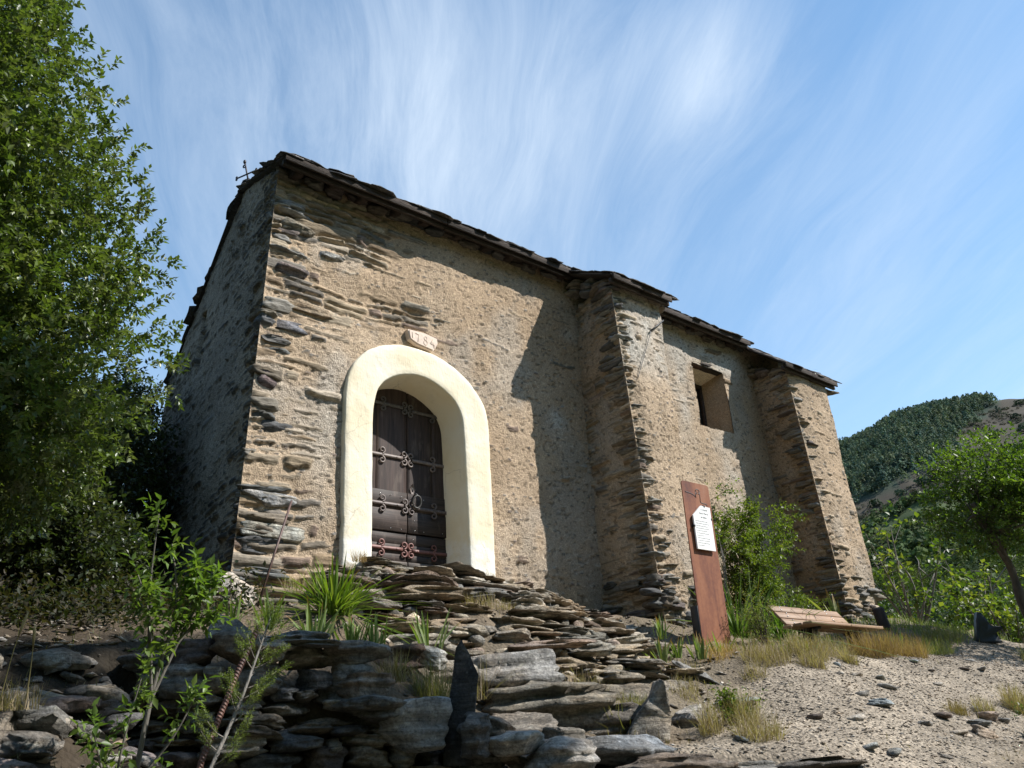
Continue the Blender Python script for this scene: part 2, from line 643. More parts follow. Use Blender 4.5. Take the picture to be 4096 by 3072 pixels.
M_ROCK = m_rock()
M_WALL = m_wall()
M_CREAM = m_cream()
M_DOOR = m_door()
M_RUST = m_rust()
M_GROUND = m_ground()
M_OAK = m_leaf('holm_oak_leaf', 0.26, 0.40, 0.5)
M_LEAF = m_leaf('soft_leaf', 0.38, 0.45, 0.4)
M_GRASS = m_leaf('grass_blade', 0.30, 0.6, 0.25)
M_FAR = m_leaf('far_foliage', 0.10, 0.8, 0.1)
M_BARK = m_simple('bark', (.1, .08, .06), 0.9, 0.45, 14, 0.7, 0.02, (1, 1, .25), use_attr=True)
M_IRON = m_simple('wrought_iron', (.060, .050, .046), 0.55, 0.4, 24, 0.35, 0.004, spec=0.5, use_attr=True)
M_TIMBER = m_simple('old_timber', (.055, .04, .03), 0.9, 0.65, 3, 1.0, 0.02, (2, 18, 18), use_attr=True)
M_BENCH = m_simple('bench_timber', (.3, .16, .08), 0.62, 0.3, 4, 0.25, 0.004, (1.5, 30, 30), use_attr=True)
M_DARK = m_simple('dark_metal', (.02, .02, .022), 0.5, 0.3, 20, 0.2, 0.003)
M_BLACK = m_simple('blackened_slate', (.012, .015, .02), 0.38, 0.35, 9, 0.4, 0.01)
M_PLAQUE = m_simple('white_enamel', (.80, .80, .78), 0.35, 0.04, 6, 0.0, 0.0)
M_INK = m_simple('ink', (.26, .26, .27), 0.6, 0.1, 20, 0.0, 0.0)
M_HOLE = m_simple('dark_interior', (.012, .010, .009), 0.9, 0.2, 5, 0.0, 0.0)
M_PALE = m_simple('pale_limestone', (.70, .57, .47), 0.85, 0.16, 9, 0.5, 0.01)
M_SOFFIT = m_simple('pale_window_plaster', (.52, .43, .30), 0.9, 0.2, 5, 0.3, 0.01)
M_BOLT = m_simple('bolt_steel', (.6, .6, .6), 0.3, 0.1, 10, 0.0, 0.0, metal=1.0)

# ================================================================== TERRAIN
CP = np.array([
    # below the camera and in front of the dry stone wall
    (0, 0, -1.6), (2, 1, -1.5), (4, .8, -1.4), (-3, 1, -1.2), (1, -3, -1.9), (6, -1, -1.4), (9, 0, -1.2), (13, 0, -.9), (-4, -3, -1.6),
    (1.5, 3.3, -.32), (2.5, 3.5, -.32), (3.4, 3.3, -.34), (4.4, 2.6, -.42), (5.5, 2.2, -.42), (7.5, 2.0, -.38), (.6, 3.0, -.35), (-.5, 3.0, -.25),
    # terrace and steps
    (1.7, 4.6, .45), (2.5, 4.6, .56), (2.0, 5.0, .70), (2.3, 5.6, .88), (2.6, 5.2, .84), (2.2, 6.6, 1.02), (2.6, 7.1, 1.10), (3.4, 6.4, 1.06), (3.3, 4.9, .46), (3.5, 5.7, .90),
    (4.7, 6.5, 1.36), (4.7, 7.0, 1.50), (5.4, 6.9, 1.32), (4.6, 5.6, .98), (5.1, 5.1, .55), (4.5, 4.7, .26), (5.3, 4.5, .17), (6.1, 5.1, .50), (6.2, 5.8, .90), (6.6, 6.6, 1.22),
    (3.6, 4.2, .02), (4.5, 4.0, -.02), (5.0, 4.1, .08), (3.0, 4.1, .08),
    # the path
    (4.05, 3.5, -.14), (5.0, 3.3, -.08), (7, 5, .66), (8, 4.8, .67), (9.1, 4.6, .67), (11.2, 4.7, .80), (6.36, 3.5, .09), (4.5, 3.1, -.2), (6.66, 2.8, -.18), (7.6, 3.0, -.12), (8.8, 3.5, .08),
    (11.2, 4.2, .62), (10.3, 3.6, .30), (12.5, 3.6, .50), (14, 4.6, .85),
    # along the chapel foot
    (7.2, 5.5, .84), (7.8, 6.3, 1.10), (9.0, 6.9, 1.20), (8.85, 5.3, .62), (10.3, 5.5, .85), (11.3, 6.2, 1.22), (12, 6.5, 1.45), (13.2, 6.0, 1.30), (14, 7.5, 1.4), (13.5, 5.2, 1.05),
    (9, 9, 1.5), (6, 9, 1.5), (3.2, 9, 1.5), (12.5, 10, 1.4), (16, 6, .9), (18, 9, .6), (18, 4, .5), (17, 1, 0.),
    # bank on the left
    (1.1, 4.3, .22), (.4, 4.2, .24), (-.6, 4.3, .26), (0.2, 5.2, .62), (-1.5, 5.5, .85), (1.2, 5.6, .72), (1.4, 7, 1.0), (1.5, 9, 1.5), (0, 8.5, 1.7), (-2, 8, 2.0), (-4, 6, 1.5),
    (-6, 9, 3.2), (-2, 12, 3.7), (1.5, 13, 3.7), (4, 13, 2.6), (-8, 4, 1.2), (-8, 13, 4.6), (10, 13, 1.6), (16, 13, .3), (-7, 0, -.8),
])


def _tps_fit(P, Z, lam=0.004):
    n = len(P)
    d = np.linalg.norm(P[:, None] - P[None], axis=2)
    K = np.where(d > 0, d ** 2 * np.log(d + 1e-12), 0) + np.eye(n) * lam
    Q = np.concatenate([np.ones((n, 1)), P], 1)
    A = np.block([[K, Q], [Q.T, np.zeros((3, 3))]])
    return np.linalg.solve(A, np.concatenate([Z, np.zeros(3)]))


_W = _tps_fit(CP[:, :2], CP[:, 2])


def ground_base(x, y):
    x = np.asarray(x, float)
    y = np.asarray(y, float)
    sh = x.shape
    p = np.stack([x.ravel(), y.ravel()], 1)
    out = np.empty(len(p))
    for i in range(0, len(p), 20000):
        q = p[i:i + 20000]
        d2 = ((q[:, None] - CP[None, :, :2]) ** 2).sum(2)
        out[i:i + 20000] = (0.5 * d2 * np.log(d2 + 1e-12)) @ _W[:-3] + _W[-3] + q @ _W[-2:]
    return out.reshape(sh)


def path_mask(x, y):
    """1 on the trodden gravel"""
    yc = np.interp(x, [3.5, 5, 6.5, 8, 9.5, 11, 12.5, 15, 18], [2.7, 3.2, 3.6, 3.95, 4.1, 4.35, 4.7, 5.2, 5.5])
    hw = np.interp(x, [3.5, 5, 6.5, 8, 9.5, 11, 13, 16], [.75, .95, 1.05, .95, .75, .5, .35, .3])
    d = np.abs(y - yc) / hw + vnoise(x * 2.3, y * 2.3, seed=4) * .16 + vnoise(x * 7, y * 7, seed=5) * .08
    return 1 - sstep(.82, 1.12, d)


def ground_z(x, y):
    z = ground_base(x, y)
    pm = path_mask(x, y)
    # the cut face behind the dry stone wall
    yw = np.interp(x, [1.2, 1.40, 1.62, 2.1, 2.55, 2.95, 3.5, 4.1, 4.7], [4.75, 4.46, 4.28, 4.20, 4.15, 4.10, 3.86, 3.56, 3.14])
    k = (1 - sstep(yw, yw + .16, y)) * sstep(1.15, 1.4, x) * sstep(4.9, 4.3, x)
    z = z * (1 - k) + np.minimum(z, -.36) * k
    z = z + fbm(np.asarray(x) * 1.4, np.asarray(y) * 1.4, seed=3, o=3) * (.035 + .03 * (1 - pm)) + fbm(np.asarray(x) * 7, np.asarray(y) * 7, seed=8, o=3) * (.008 + .012 * (1 - pm))
    return z


def gz(x, y):
    return float(ground_z(np.array([x]), np.array([y]))[0])


def make_ground():
    xs = np.concatenate([np.arange(-9, -1, .14), np.arange(-1, 13, .042), np.arange(13, 20.01, .12)])
    ys = np.concatenate([np.arange(-5, 2, .16), np.arange(2, 7.4, .042), np.arange(7.4, 15.01, .14)])
    X, Y = np.meshgrid(xs, ys, indexing='ij')
    Z = ground_z(X, Y)
    nx, ny = X.shape
    pm = path_mask(X, Y)
    a = fbm(X * 1.1, Y * 1.1, seed=21, o=4)
    soil = np.array([.150, .115, .080])
    litter = np.array([.088, .072, .052])
    grav = np.array([.290, .243, .188])
    t = sstep(-.2, .5, a)[..., None]
    col = soil * (1 - t) + litter * t
    tan_side = sstep(3.2, 5.5, X)[..., None]  # earth blends to a paler tan towards the right
    col = col * (1 - .62 * sstep(1.9, 1.1, X))[..., None]  # left bank earth darkened in colour to stand in for shade under the oak
    col = col * (1 - .55 * tan_side) + np.array([.225, .185, .135]) * .55 * tan_side
    col = col * (1 - pm[..., None]) + grav * pm[..., None] * (1 + .24 * a[..., None]) * (1 + .10 * fbm(X * 4, Y * 4, seed=55, o=3)[..., None])
    col = np.concatenate([col, np.clip(pm * .9 + .25 * tan_side[..., 0], 0, 1)[..., None]], -1)
    i = np.arange(nx - 1)[:, None] * ny + np.arange(ny - 1)[None]
    F = np.stack([i, i + ny, i + ny + 1, i + 1], -1).reshape(-1, 4)
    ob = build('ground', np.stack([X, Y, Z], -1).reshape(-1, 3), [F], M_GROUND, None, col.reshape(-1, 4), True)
    tag(ob, 'stony earth slope with a trodden gravel path climbing past the chapel', 'ground', kind='structure')


make_ground()

# ================================================================== CHAPEL
DOOR_OUT = [(3.751, 1.40), (3.751, 1.711), (3.743, 2.382), (3.732, 3.081), (3.738, 3.500), (3.785, 3.73), (3.914, 3.925), (4.095, 4.062), (4.282, 4.140), (4.478, 4.182), (4.70, 4.182), (4.928, 4.138),
            (5.161, 4.048), (5.349, 3.922), (5.489, 3.765), (5.566, 3.60), (5.597, 3.40), (5.602, 3.049), (5.610, 2.461), (5.614, 2.085), (5.618, 1.50), (5.618, 1.40)]
DOOR_IN = [(4.085, 1.40), (4.080, 1.758), (4.069, 2.43), (4.057, 3.054), (4.062, 3.297), (4.088, 3.474), (4.13, 3.598), (4.222, 3.702), (4.35, 3.781), (4.485, 3.825), (4.653, 3.842), (4.832, 3.812),
           (4.99, 3.738), (5.122, 3.635), (5.204, 3.49), (5.236, 3.283), (5.252, 2.793), (5.267, 2.231), (5.274, 1.728), (5.276, 1.40)]
WIN = (9.72, 10.50, 4.30, 5.36)


def inside_poly(x, z, poly):
    c = np.zeros(x.shape, bool)
    n = len(poly)
    for i in range(n):
        (x0, z0), (x1, z1) = poly[i], poly[(i + 1) % n]
        m = ((z0 > z) != (z1 > z)) & (x < (x1 - x0) * (z - z0) / (z1 - z0 + 1e-12) + x0)
        c ^= m
    return c


def masonry(U, V, seed, plaster, rowh=(.05, .13), lens=(.10, .48), tail=.05, pcol=None, scol=None, warp=1.0, tilt=0.0):
    """relief height, base colour and stone mask of a rubble wall under worn render"""
    r = np.random.default_rng(seed)
    wu = U + warp * (.05 * vnoise(U * 3, V * 4, seed=seed) + .016 * vnoise(U * 13, V * 16, seed=seed + 1))
    wv = V + tilt * U + warp * (.045 * vnoise(U * 1.3, V * 2.2, seed=seed + 2) + .012 * vnoise(U * 9, V * 14, seed=seed + 3))
    edges = [wv.min() - .2]
    while edges[-1] < wv.max() + .3:
        edges.append(edges[-1] + r.uniform(*rowh) * (0.7 if r.random() < .3 else 1))
    edges = np.array(edges)
    row = np.searchsorted(edges, wv) - 1
    S = np.zeros(U.shape)
    col = np.zeros(U.shape + (3,))
    umin, umax = wu.min() - .5, wu.max() + .5
    for k in range(len(edges) - 1):
        m = row == k
        if not m.any():
            continue
        h = edges[k + 1] - edges[k]
        e = [umin - r.random() * .3]
        while e[-1] < umax:
            e.append(e[-1] + r.uniform(*lens) * (1.5 if r.random() < .15 else 1) * (.6 + .4 * h / .1))
        e = np.array(e)
        u = wu[m]
        v = wv[m]
        c = np.searchsorted(e, u) - 1
        nc = len(e)
        hs = r.uniform(-.010, .020, nc) + (r.random(nc) < .22) * r.uniform(0, tail, nc)
        top = r.uniform(.0, .32, nc) * h
        bot = r.uniform(.0, .22, nc) * h
        du = np.minimum(u - e[c], e[c + 1] - u)
        dv = np.minimum(v - (edges[k] + bot[c]), (edges[k + 1] - top[c]) - v)
        # pointed / lens shaped ends
        pr = np.clip(np.minimum(du / (.03 + .25 * h), dv / (.012 + .10 * h)), -1, 1)
        pr = np.where(pr > 0, np.sqrt(np.clip(pr, 0, 1)), pr)
        tl = r.uniform(-.12, .12, nc)
        lean = (v - edges[k]) / h * r.uniform(-.02, .015, nc)[c]
        S[m] = hs[c] * np.clip(pr, 0, 1) - (1 - np.clip(pr, -1, 1)) * .035 + tl[c] * (u - e[c]) * .12 + lean * np.clip(pr, 0, 1)
        cc = (stone_col(r, nc) if scol is None else scol(r, nc))
        col[m] = cc[c]
    S = S + .005 * fbm(U * 6, V * 42, seed=seed + 9, o=3)
    # small flakes and pebbles set in the render
    e2 = np.arange(wv.min() - .1, wv.max() + .1, .042)
    row2 = np.floor((V + .02 * vnoise(U * 5, V * 5, seed=seed + 31)) / .042)
    cl2 = np.floor((U + row2 * .037 + .03 * vnoise(U * 6, V * 9, seed=seed + 32)) / .085)
    hh2 = _hash(row2, cl2, row2 * 0, seed + 33)
    h3 = _hash(row2, cl2, row2 * 0 + 7, seed + 34)
    fv = (V + .02 * vnoise(U * 5, V * 5, seed=seed + 31)) / .042 - row2 - .5
    fu = (U + row2 * .037 + .03 * vnoise(U * 6, V * 9, seed=seed + 32)) / .085 - cl2 - .5
    rad2 = np.sqrt((fu / (.22 + .24 * h3)) ** 2 + (fv / (.20 + .22 * _hash(row2, cl2, row2 * 0 + 3, seed + 35))) ** 2)
    fl = (hh2 > .86) * sstep(1.0, .7, rad2)
    rough = .0032 * fbm(U * 27, V * 27, seed=seed + 5, o=2) + .010 * fbm(U * 3.5, V * 3.5, seed=seed + 6, o=2)
    P = plaster + rough
    # small stones and pits poking through the render
    pit = vnoise(U * 26, V * 34, seed=seed + 7)
    P = P - .010 * sstep(.48, .72, pit)
    H = np.maximum(S, P)
    m = sstep(-.002, .004, S - P)
    H = H + fl * (1 - m) * .011
    fcol = STONE_PAL[(h3 * 9.99).astype(int)] * (.75 + .7 * hh2[..., None] * h3[..., None])
    pc = pcol(U, V) if pcol is not None else np.broadcast_to(np.array([.44, .33, .215]), U.shape + (3,))
    pc = pc * (1 - .40 * sstep(.50, .74, pit))[..., None]
    pc = pc * (1 + .35 * sstep(.72, .85, vnoise(U * 33 + 7, V * 33, seed=seed + 8)))[..., None]
    c = col * m[..., None] + (pc * (1 - fl[..., None] * .85) + fcol * fl[..., None] * .85) * (1 - m[..., None])
    return H, np.concatenate([c, m[..., None]], -1)


TAN = np.array([.455, .345, .238])
GREY = np.array([.40, .365, .315])
ORANGE = np.array([.42, .300, .190])


def tan_plaster(U, V, seed=70, greyz=None):
    a = sstep(-.1, .6, fbm(U * .8, V * .8, seed=seed, o=4))[..., None]
    b = sstep(.05, .7, fbm(U * 1.3 + 9, V * .9, seed=seed + 3, o=4))[..., None]
    c = TAN * (1 - .45 * a) + ORANGE * .45 * a
    c = c * (1 - .5 * b) + GREY * .5 * b
    if greyz is not None:
        g = (greyz * (.7 + .5 * vnoise(U * 5, V * 5, seed=seed + 4)))[..., None].clip(0, 1)
        c = c * (1 - g) + np.array([.50, .46, .40]) * g
    return c


def grid_faces(nu, nv, keep=None, flip=False):
    i = np.arange(nu - 1)[:, None] * nv + np.arange(nv - 1)[None]
    F = np.stack([i, i + nv, i + nv + 1, i + 1], -1)
    if flip:
        F = F[..., ::-1]
    F = F.reshape(-1, 4)
    if keep is not None:
        F = F[keep.ravel()]
    return F


chapel = thing('chapel', 'small rubble stone chapel with cream arched doorway, buttresses and slate roof', 'chapel', (7.5, 7.2, 1.2))
ZT = 6.02


def xcorner(z):
    return 2.72 + .031 * (z - 1.66)


def warm_pal(r, n):
    return stone_col(r, n) * np.array([1.38, 1.22, 1.02]) * r.uniform(.8, 1.2, (n, 1))


def long_wall():
    us = np.arange(0, 9.45, .017)
    vs = np.arange(.75, ZT + .001, .016)
    U, V = np.meshgrid(us, vs, indexing='ij')
    x0 = xcorner(V)
    X = x0 + U * (12.2 - x0) / 9.44
    # how thick the render still is: worn off at the corner, along the base and round the door head
    base_n = fbm(X * .9, V * 1.1, seed=31, o=4)
    P = .036 + .016 * base_n
    corner = np.exp(-(np.clip(X - 2.75, 0, None) / .85) ** 1.5)
    P = P - .055 * corner * (1 - .45 * sstep(2.25, 2.5, V) * sstep(3.75, 3.4, V))
    P = P - .045 * sstep(2.25, 1.2, V) * sstep(-.5, .4, base_n + .35)
    P = P - .034 * np.exp(-((X - 3.9) / .75) ** 2 - ((V - 4.5) / .38) ** 2)
    P = P - .035 * np.exp(-((X - 4.55) / .35) ** 2 - ((V - 4.62) / .16) ** 2)
    P = P - .026 * np.exp(-((X - 3.35) / .30) ** 2 - ((V - 3.0) / .9) ** 2)
    P = P - .085 * sstep(4.95, 5.5, V) * sstep(4.9, 3.6, X)
    P = P - .022 * sstep(8.0, 8.9, X) * sstep(9.6, 9.0, X) * sstep(.1, .5, vnoise(X * 2, V * 1.1, seed=5) + .35)
    greyz = np.exp(-((X - 10.4) / .9) ** 2 - ((V - 5.6) / .30) ** 2) * 1.3 + np.exp(-((X - 9.35) / .22) ** 2 - ((V - 4.9) / .9) ** 2) * .8 + np.exp(-((X - 10.25) / .30) ** 2 - ((V - 3.3) / .75) ** 2) * 1.1 \
        + np.exp(-((X - 7.05) / .12) ** 2 - ((V - 5.05) / .09) ** 2) * 1.6 + np.exp(-((X - 6.75) / .10) ** 2 - ((V - 3.72) / .12) ** 2) * 1.4 + np.exp(-((X - 3.55) / .16) ** 2 - ((V - 3.0) / .9) ** 2) * .5
    H, c = masonry(X, V, 101, P, (.05, .165), (.10, .55), .036, lambda u, v: tan_plaster(u, v, 70, greyz), warm_pal, warp=1.5, tilt=-.03)
    # patch of fallen render above the door, a shallow hollow
    H = H - .05 * np.exp(-((X - 4.62) / .13) ** 2 - ((V - 4.66) / .07) ** 2)
    H = H * sstep(0, .03, U) + 0.0
    Vv = np.stack([X, 7.2 - H, V], -1)
    xc = (X[:-1, :-1] + X[1:, 1:]) / 2
    zc = (V[:-1, :-1] + V[1:, 1:]) / 2
    mid = [((a + c_) / 2, (b + d) / 2) for (a, b), (c_, d) in zip(DOOR_IN, DOOR_IN)]
    poly = [(4.68 + (x - 4.68) * 1.10, 3.0 + (z - 3.0) * 1.10 if z > 3 else z - .3) for x, z in DOOR_IN]
    keep = ~inside_poly(xc, zc, poly)
    keep &= ~((xc > WIN[0]) & (xc < WIN[1]) & (zc > WIN[2]) & (zc < WIN[3]))
    return build('front_wall', Vv.reshape(-1, 3), [grid_faces(len(us), len(vs), keep)], M_WALL, chapel, c.reshape(-1, 4), True)


wall_front = long_wall()
wall_front['label'] = 'sunlit long wall of tan render worn through to rubble'


def gable_top(y):
    return np.interp(y, [7.2, 8.24, 10.02, 10.3], [5.99, 6.262, 4.58, 4.30])


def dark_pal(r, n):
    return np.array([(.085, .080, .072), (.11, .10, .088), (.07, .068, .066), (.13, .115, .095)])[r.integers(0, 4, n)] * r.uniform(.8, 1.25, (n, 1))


def gable_wall():
    us = np.arange(0, 2.95, .02)
    vs = np.linspace(0, 1, 270)
    U, T = np.meshgrid(us, vs, indexing='ij')
    Y = 7.2 + U
    Z = .75 + T * (gable_top(Y) - .75)
    n = fbm(U * 1.6, Z * 1.6, seed=44, o=4)
    P = .001 + .012 * n
    P = P - .03 * np.exp(-U / .20)
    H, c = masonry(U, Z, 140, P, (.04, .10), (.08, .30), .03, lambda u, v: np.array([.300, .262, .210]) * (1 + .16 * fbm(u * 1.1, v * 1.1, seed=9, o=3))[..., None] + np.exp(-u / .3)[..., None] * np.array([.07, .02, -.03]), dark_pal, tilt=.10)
    H = H * sstep(0, .04, U)
    # blocked slit high in the gable
    H = H - .16 * ((np.abs(Y - 9.05) < .075) & (np.abs(Z - 4.55) < .42))
    V = np.stack([xcorner(Z) - H, Y, Z], -1)
    ob = build('gable_wall', V.reshape(-1, 3), [grid_faces(len(us), len(vs), None, True)], M_WALL, chapel, c.reshape(-1, 4), True)
    ob['label'] = 'shaded grey gable wall speckled with small dark stones'
    # rear and far walls close the building
    m = MB()
    x1 = 12.2
    for (a, b) in (((2.8, 10.12), (x1, 10.12)), ((x1, 10.12), (x1, 7.2))):
        L = math.hypot(b[0] - a[0], b[1] - a[1])
        nu = int(L / .06)
        uu, vv = np.meshgrid(np.linspace(0, L, nu), np.linspace(.6, 4.45 if a[1] == b[1] else 5.7, 80), indexing='ij')
        h, cc = masonry(uu, vv, 150 + nu, .02 + .02 * fbm(uu, vv, seed=3), (.06, .13), (.1, .4), .04)
        t = uu / L
        nx, ny = (0, 1) if a[1] == b[1] else (1, 0)
        m.add(np.stack([a[0] + (b[0] - a[0]) * t + nx * h, a[1] + (b[1] - a[1]) * t + ny * h, vv], -1).reshape(-1, 3), [grid_faces(nu, 80, None, a[1] == b[1])], cc.reshape(-1, 4))
    m.build('rear_wall', M_WALL, chapel, True)


gable_wall()


def slab_rock(r, cx, cy, cz, lx, ly, lz, rz=0.0, sub=2, tilt=.05):
    V, F = rock((lx, ly, lz), int(r.integers(0, 1 << 30)), max(3, sub), p=6.5, cuts=8, rough=.12, strata=.12)
    V = V @ rotm(r.normal(0, tilt), r.normal(0, tilt), rz).T + np.array([cx, cy, cz])
    return V, F


def quoins(name, label, zs, zt, corner, seed, hx=(.16, .55), hy=(.10, .3), hz=(.04, .14), gap=.02, skip=.12, proud=.028, pal=None, xdir=1, mortar=TAN):
    """stacked corner stones; corner(z) gives the arris, stones run +x and +y from it"""
    r = np.random.default_rng(seed)
    m = MB()
    z = zs
    while z < zt:
        h = r.uniform(*hz)
        if r.random() > skip:
            long_x = r.random() < .6
            lx = r.uniform(*hx) * (1 if long_x else .55)
            ly = r.uniform(*hy) * (.6 if long_x else 1.2)
            cx, cy = corner(z + h / 2)
            px, py = r.uniform(-.2, 1) * proud, r.uniform(-.1, 1) * proud
            V, F = slab_rock(r, cx + xdir * (lx / 2 - px), cy + ly / 2 - py, z + h / 2, lx, ly, h * 1.04, r.normal(0, .04))
            c = stone_col(r) if pal is None else pal(r, 1)[0]
            m.add(V, [F], np.append(c, 1.0))
        z += h + r.uniform(0, gap)
    ob = m.build(name, M_WALL, chapel, False)
    ob['label'] = label
    return ob


quoins('corner_stones', 'stacked schist corner stones between long wall and gable', 1.0, 5.72, lambda z: (xcorner(z), 7.2), 7, (.20, .56), (.14, .30), (.05, .15), .03, .22, .050)


def named_stone(name, label, c, size, seed, colr, parent=chapel, rx=0, ry=0, rz=0, mat=None, p=5.0, cuts=6, sub=4, rough=.05, strata=.06):
    V, F = rock(size, seed, sub, p, cuts, rough, strata)
    V = V @ rotm(rx, ry, rz).T + np.array(c)
    m = MB()
    m.add(V, [F], np.append(np.array(colr), 1.0))
    ob = m.build(name, mat or M_ROCK, parent, False)
    if label:
        ob['label'] = label
    return ob


# a few large stones that stand out in the corner
for i, (x, z, lx, lz, cc) in enumerate([(3.06, 1.90, .64, .15, (.30, .30, .27)), (3.02, 2.20, .58, .16, (.26, .27, .28)), (3.13, 4.06, .50, .12, (.15, .15, .165)), (3.30, 4.34, .66, .14, (.26, .21, .15)),
                                        (3.06, 4.72, .42, .10, (.17, .145, .14)), (3.14, 5.28, .40, .15, (.20, .185, .15)), (3.55, 5.06, .36, .08, (.24, .235, .22)), (2.92, 3.42, .22, .22, (.13, .10, .10))]):
    named_stone('block', None, (x, 7.235, z), (lx, .16, lz), 300 + i, cc, wall_front, ry=.02 if i else .0, sub=3, p=6)


def buttress(name, label, top, bot, xr, yback, seed, z0, z1, tx):
    """top/bot: (x,y) of the front left arris at z1 and z0; xr right face; tapers to the wall plane"""
    P = thing_part(name, label)
    zs = np.arange(z0, z1, .016)

    def arris(z):
        t = (z - z0) / (z1 - z0)
        return bot[0] + (top[0] - bot[0]) * t, bot[1] + (top[1] - bot[1]) * t
    # left face: from the wall to the arris
    tt = np.linspace(0, 1, 52)
    T, Z = np.meshgrid(tt, zs, indexing='ij')
    ax, ay = arris(Z)
    wx = tx[0] + (tx[1] - tx[0]) * (Z - z0) / (z1 - z0)
    X = wx + (ax - wx) * T
    Y = 7.2 + (ay - 7.2) * T
    U = T * .75
    Pl = .006 + .02 * fbm(U * 2, Z * 1.3, seed=seed, o=3) - .035 * sstep(.45, 1, T) - .03 * sstep(2.0, 1.3, Z) - .03 * sstep(5.0, 5.4, Z)
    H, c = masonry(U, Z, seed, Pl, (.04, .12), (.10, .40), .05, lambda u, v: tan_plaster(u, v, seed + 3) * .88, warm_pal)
    H = H * sstep(1, .93, T) * sstep(0, .03, T)
    m = MB()
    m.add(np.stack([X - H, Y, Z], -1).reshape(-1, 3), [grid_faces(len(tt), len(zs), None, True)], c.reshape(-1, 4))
    # front face
    tt = np.linspace(0, 1, 64)
    T, Z = np.meshgrid(tt, zs, indexing='ij')
    ax, ay = arris(Z)
    xrr = xr[0] + (xr[1] - xr[0]) * (Z - z0) / (z1 - z0)
    X = ax + (xrr - ax) * T
    U = T * .95
    grey = sstep(4.0, 4.7, Z) * 1.0 if seed == 210 else 0 * Z
    Pl = .030 + .016 * fbm(U * 2, Z * 1.3, seed=seed + 1, o=3) - .040 * sstep(.30, 0, T) - .05 * sstep(2.0, 1.5, Z) - (.022 * sstep(3.9, 4.5, Z) if seed == 210 else 0)
    H, c = masonry(U, Z, seed + 5, Pl, (.04, .11), (.10, .42), .05, lambda u, v: tan_plaster(u, v, seed + 8, grey), warm_pal)
    H = H * sstep(0, .06, T)
    m.add(np.stack([X, ay - H, Z], -1).reshape(-1, 3), [grid_faces(len(tt), len(zs))], c.reshape(-1, 4))
    # right face
    tt = np.linspace(0, 1, 30)
    T, Z = np.meshgrid(tt, zs, indexing='ij')
    _, ay = arris(Z)
    xrr = xr[0] + (xr[1] - xr[0]) * (Z - z0) / (z1 - z0)
    H, c = masonry(T * .8, Z, seed + 9, .02 + .02 * fbm(T, Z, seed=seed), (.05, .12), (.1, .4), .05)
    H = H * sstep(0, .06, T)
    m.add(np.stack([xrr + H, ay + (7.25 - ay) * T, Z], -1).reshape(-1, 3), [grid_faces(len(tt), len(zs))], c.reshape(-1, 4))
    ob = m.build(name, M_WALL, chapel, True)
    ob['label'] = label
    # jagged arris of thin slabs
    r = np.random.default_rng(seed + 77)
    q = MB()
    z = z0 + .05
    while z < z1 - .06:
        h = r.uniform(.04, .105)
        if r.random() > .02:
            lx, ly = r.uniform(.16, .46), r.uniform(.18, .50)
            cx, cy = arris(z)
            V, F = slab_rock(r, cx + lx / 2 - r.uniform(-.005, .050), cy + ly / 2 - r.uniform(-.01, .038), z + h / 2, lx, ly, h, r.normal(.0, .10), 3, .07)
            q.add(V, [F], np.append(stone_col(r) * 1.05, 1.0))
        z += h * .96 + r.uniform(.0, .012)
    if seed == 260:     # right-hand corner of the chapel
        z = z0
        while z < z1 - .1:
            h = r.uniform(.05, .13)
            if r.random() > .45:
                lx, ly = r.uniform(.12, .30), r.uniform(.14, .3)
                _, cy = arris(z)
                cx = xr[0] + (xr[1] - xr[0]) * (z - z0) / (z1 - z0)
                V, F = slab_rock(r, cx - lx / 2 + r.uniform(-.01, .03), cy + ly / 2 - r.uniform(-.01, .02), z + h / 2, lx, ly, h, r.normal(.0, .10), 2, .07)
                q.add(V, [F], np.append(stone_col(r), 1.0))
            z += h + r.uniform(.0, .06)
    o2 = q.build('corner_stones', M_WALL, ob, False)
    return ob


def thing_part(name, label):
    return None


b1 = buttress('buttress', 'buttress by the door with a jagged edge of thin slabs', (7.10, 6.34), (7.34, 6.26), (8.02, 8.02), 7.2, 210, .8, 5.56, (7.30, 7.26))
b2 = buttress('buttress', 'battered end buttress at the far corner of the chapel', (11.17, 6.46), (11.50, 6.38), (12.36, 12.24), 7.2, 260, .9, 5.40, (11.62, 11.32))

# footing stones under the first buttress
r_ = np.random.default_rng(5)
m_ = MB()
for i in range(26):
    zz = r_.uniform(.95, 1.75)
    V, F = slab_rock(r_, r_.uniform(7.2, 8.05), 6.30 + .02 * zz, zz, r_.uniform(.2, .5), .22, r_.uniform(.06, .15), 0, 2)
    m_.add(V, [F], np.append(stone_col(r_) * .85, 1))
for i in range(16):
    zz = r_.uniform(.95, 1.7)
    V, F = slab_rock(r_, 7.34, r_.uniform(6.3, 7.1), zz, .22, r_.uniform(.2, .4), r_.uniform(.06, .15), 0, 2)
    m_.add(V, [F], np.append(stone_col(r_) * .8, 1))
m_.build('footing', M_WALL, b1)
m_ = MB()
for i in range(26):
    zz = r_.uniform(1.1, 2.1)
    V, F = slab_rock(r_, r_.uniform(11.5, 12.35), 6.42 + .02 * zz, zz, r_.uniform(.2, .45), .2, r_.uniform(.05, .13), 0, 2)
    m_.add(V, [F], np.append(stone_col(r_) * 1.1, 1))
m_.build('footing', M_WALL, b2)


# ---- door surround: proud band with soft edges, reveal going in to the door
def resample(poly, n):
    p = np.array(poly, float)
    d = np.concatenate([[0], np.cumsum(np.linalg.norm(np.diff(p, axis=0), axis=1))])
    t = np.linspace(0, d[-1], n)
    return np.stack([np.interp(t, d, p[:, 0]), np.interp(t, d, p[:, 1])], 1)


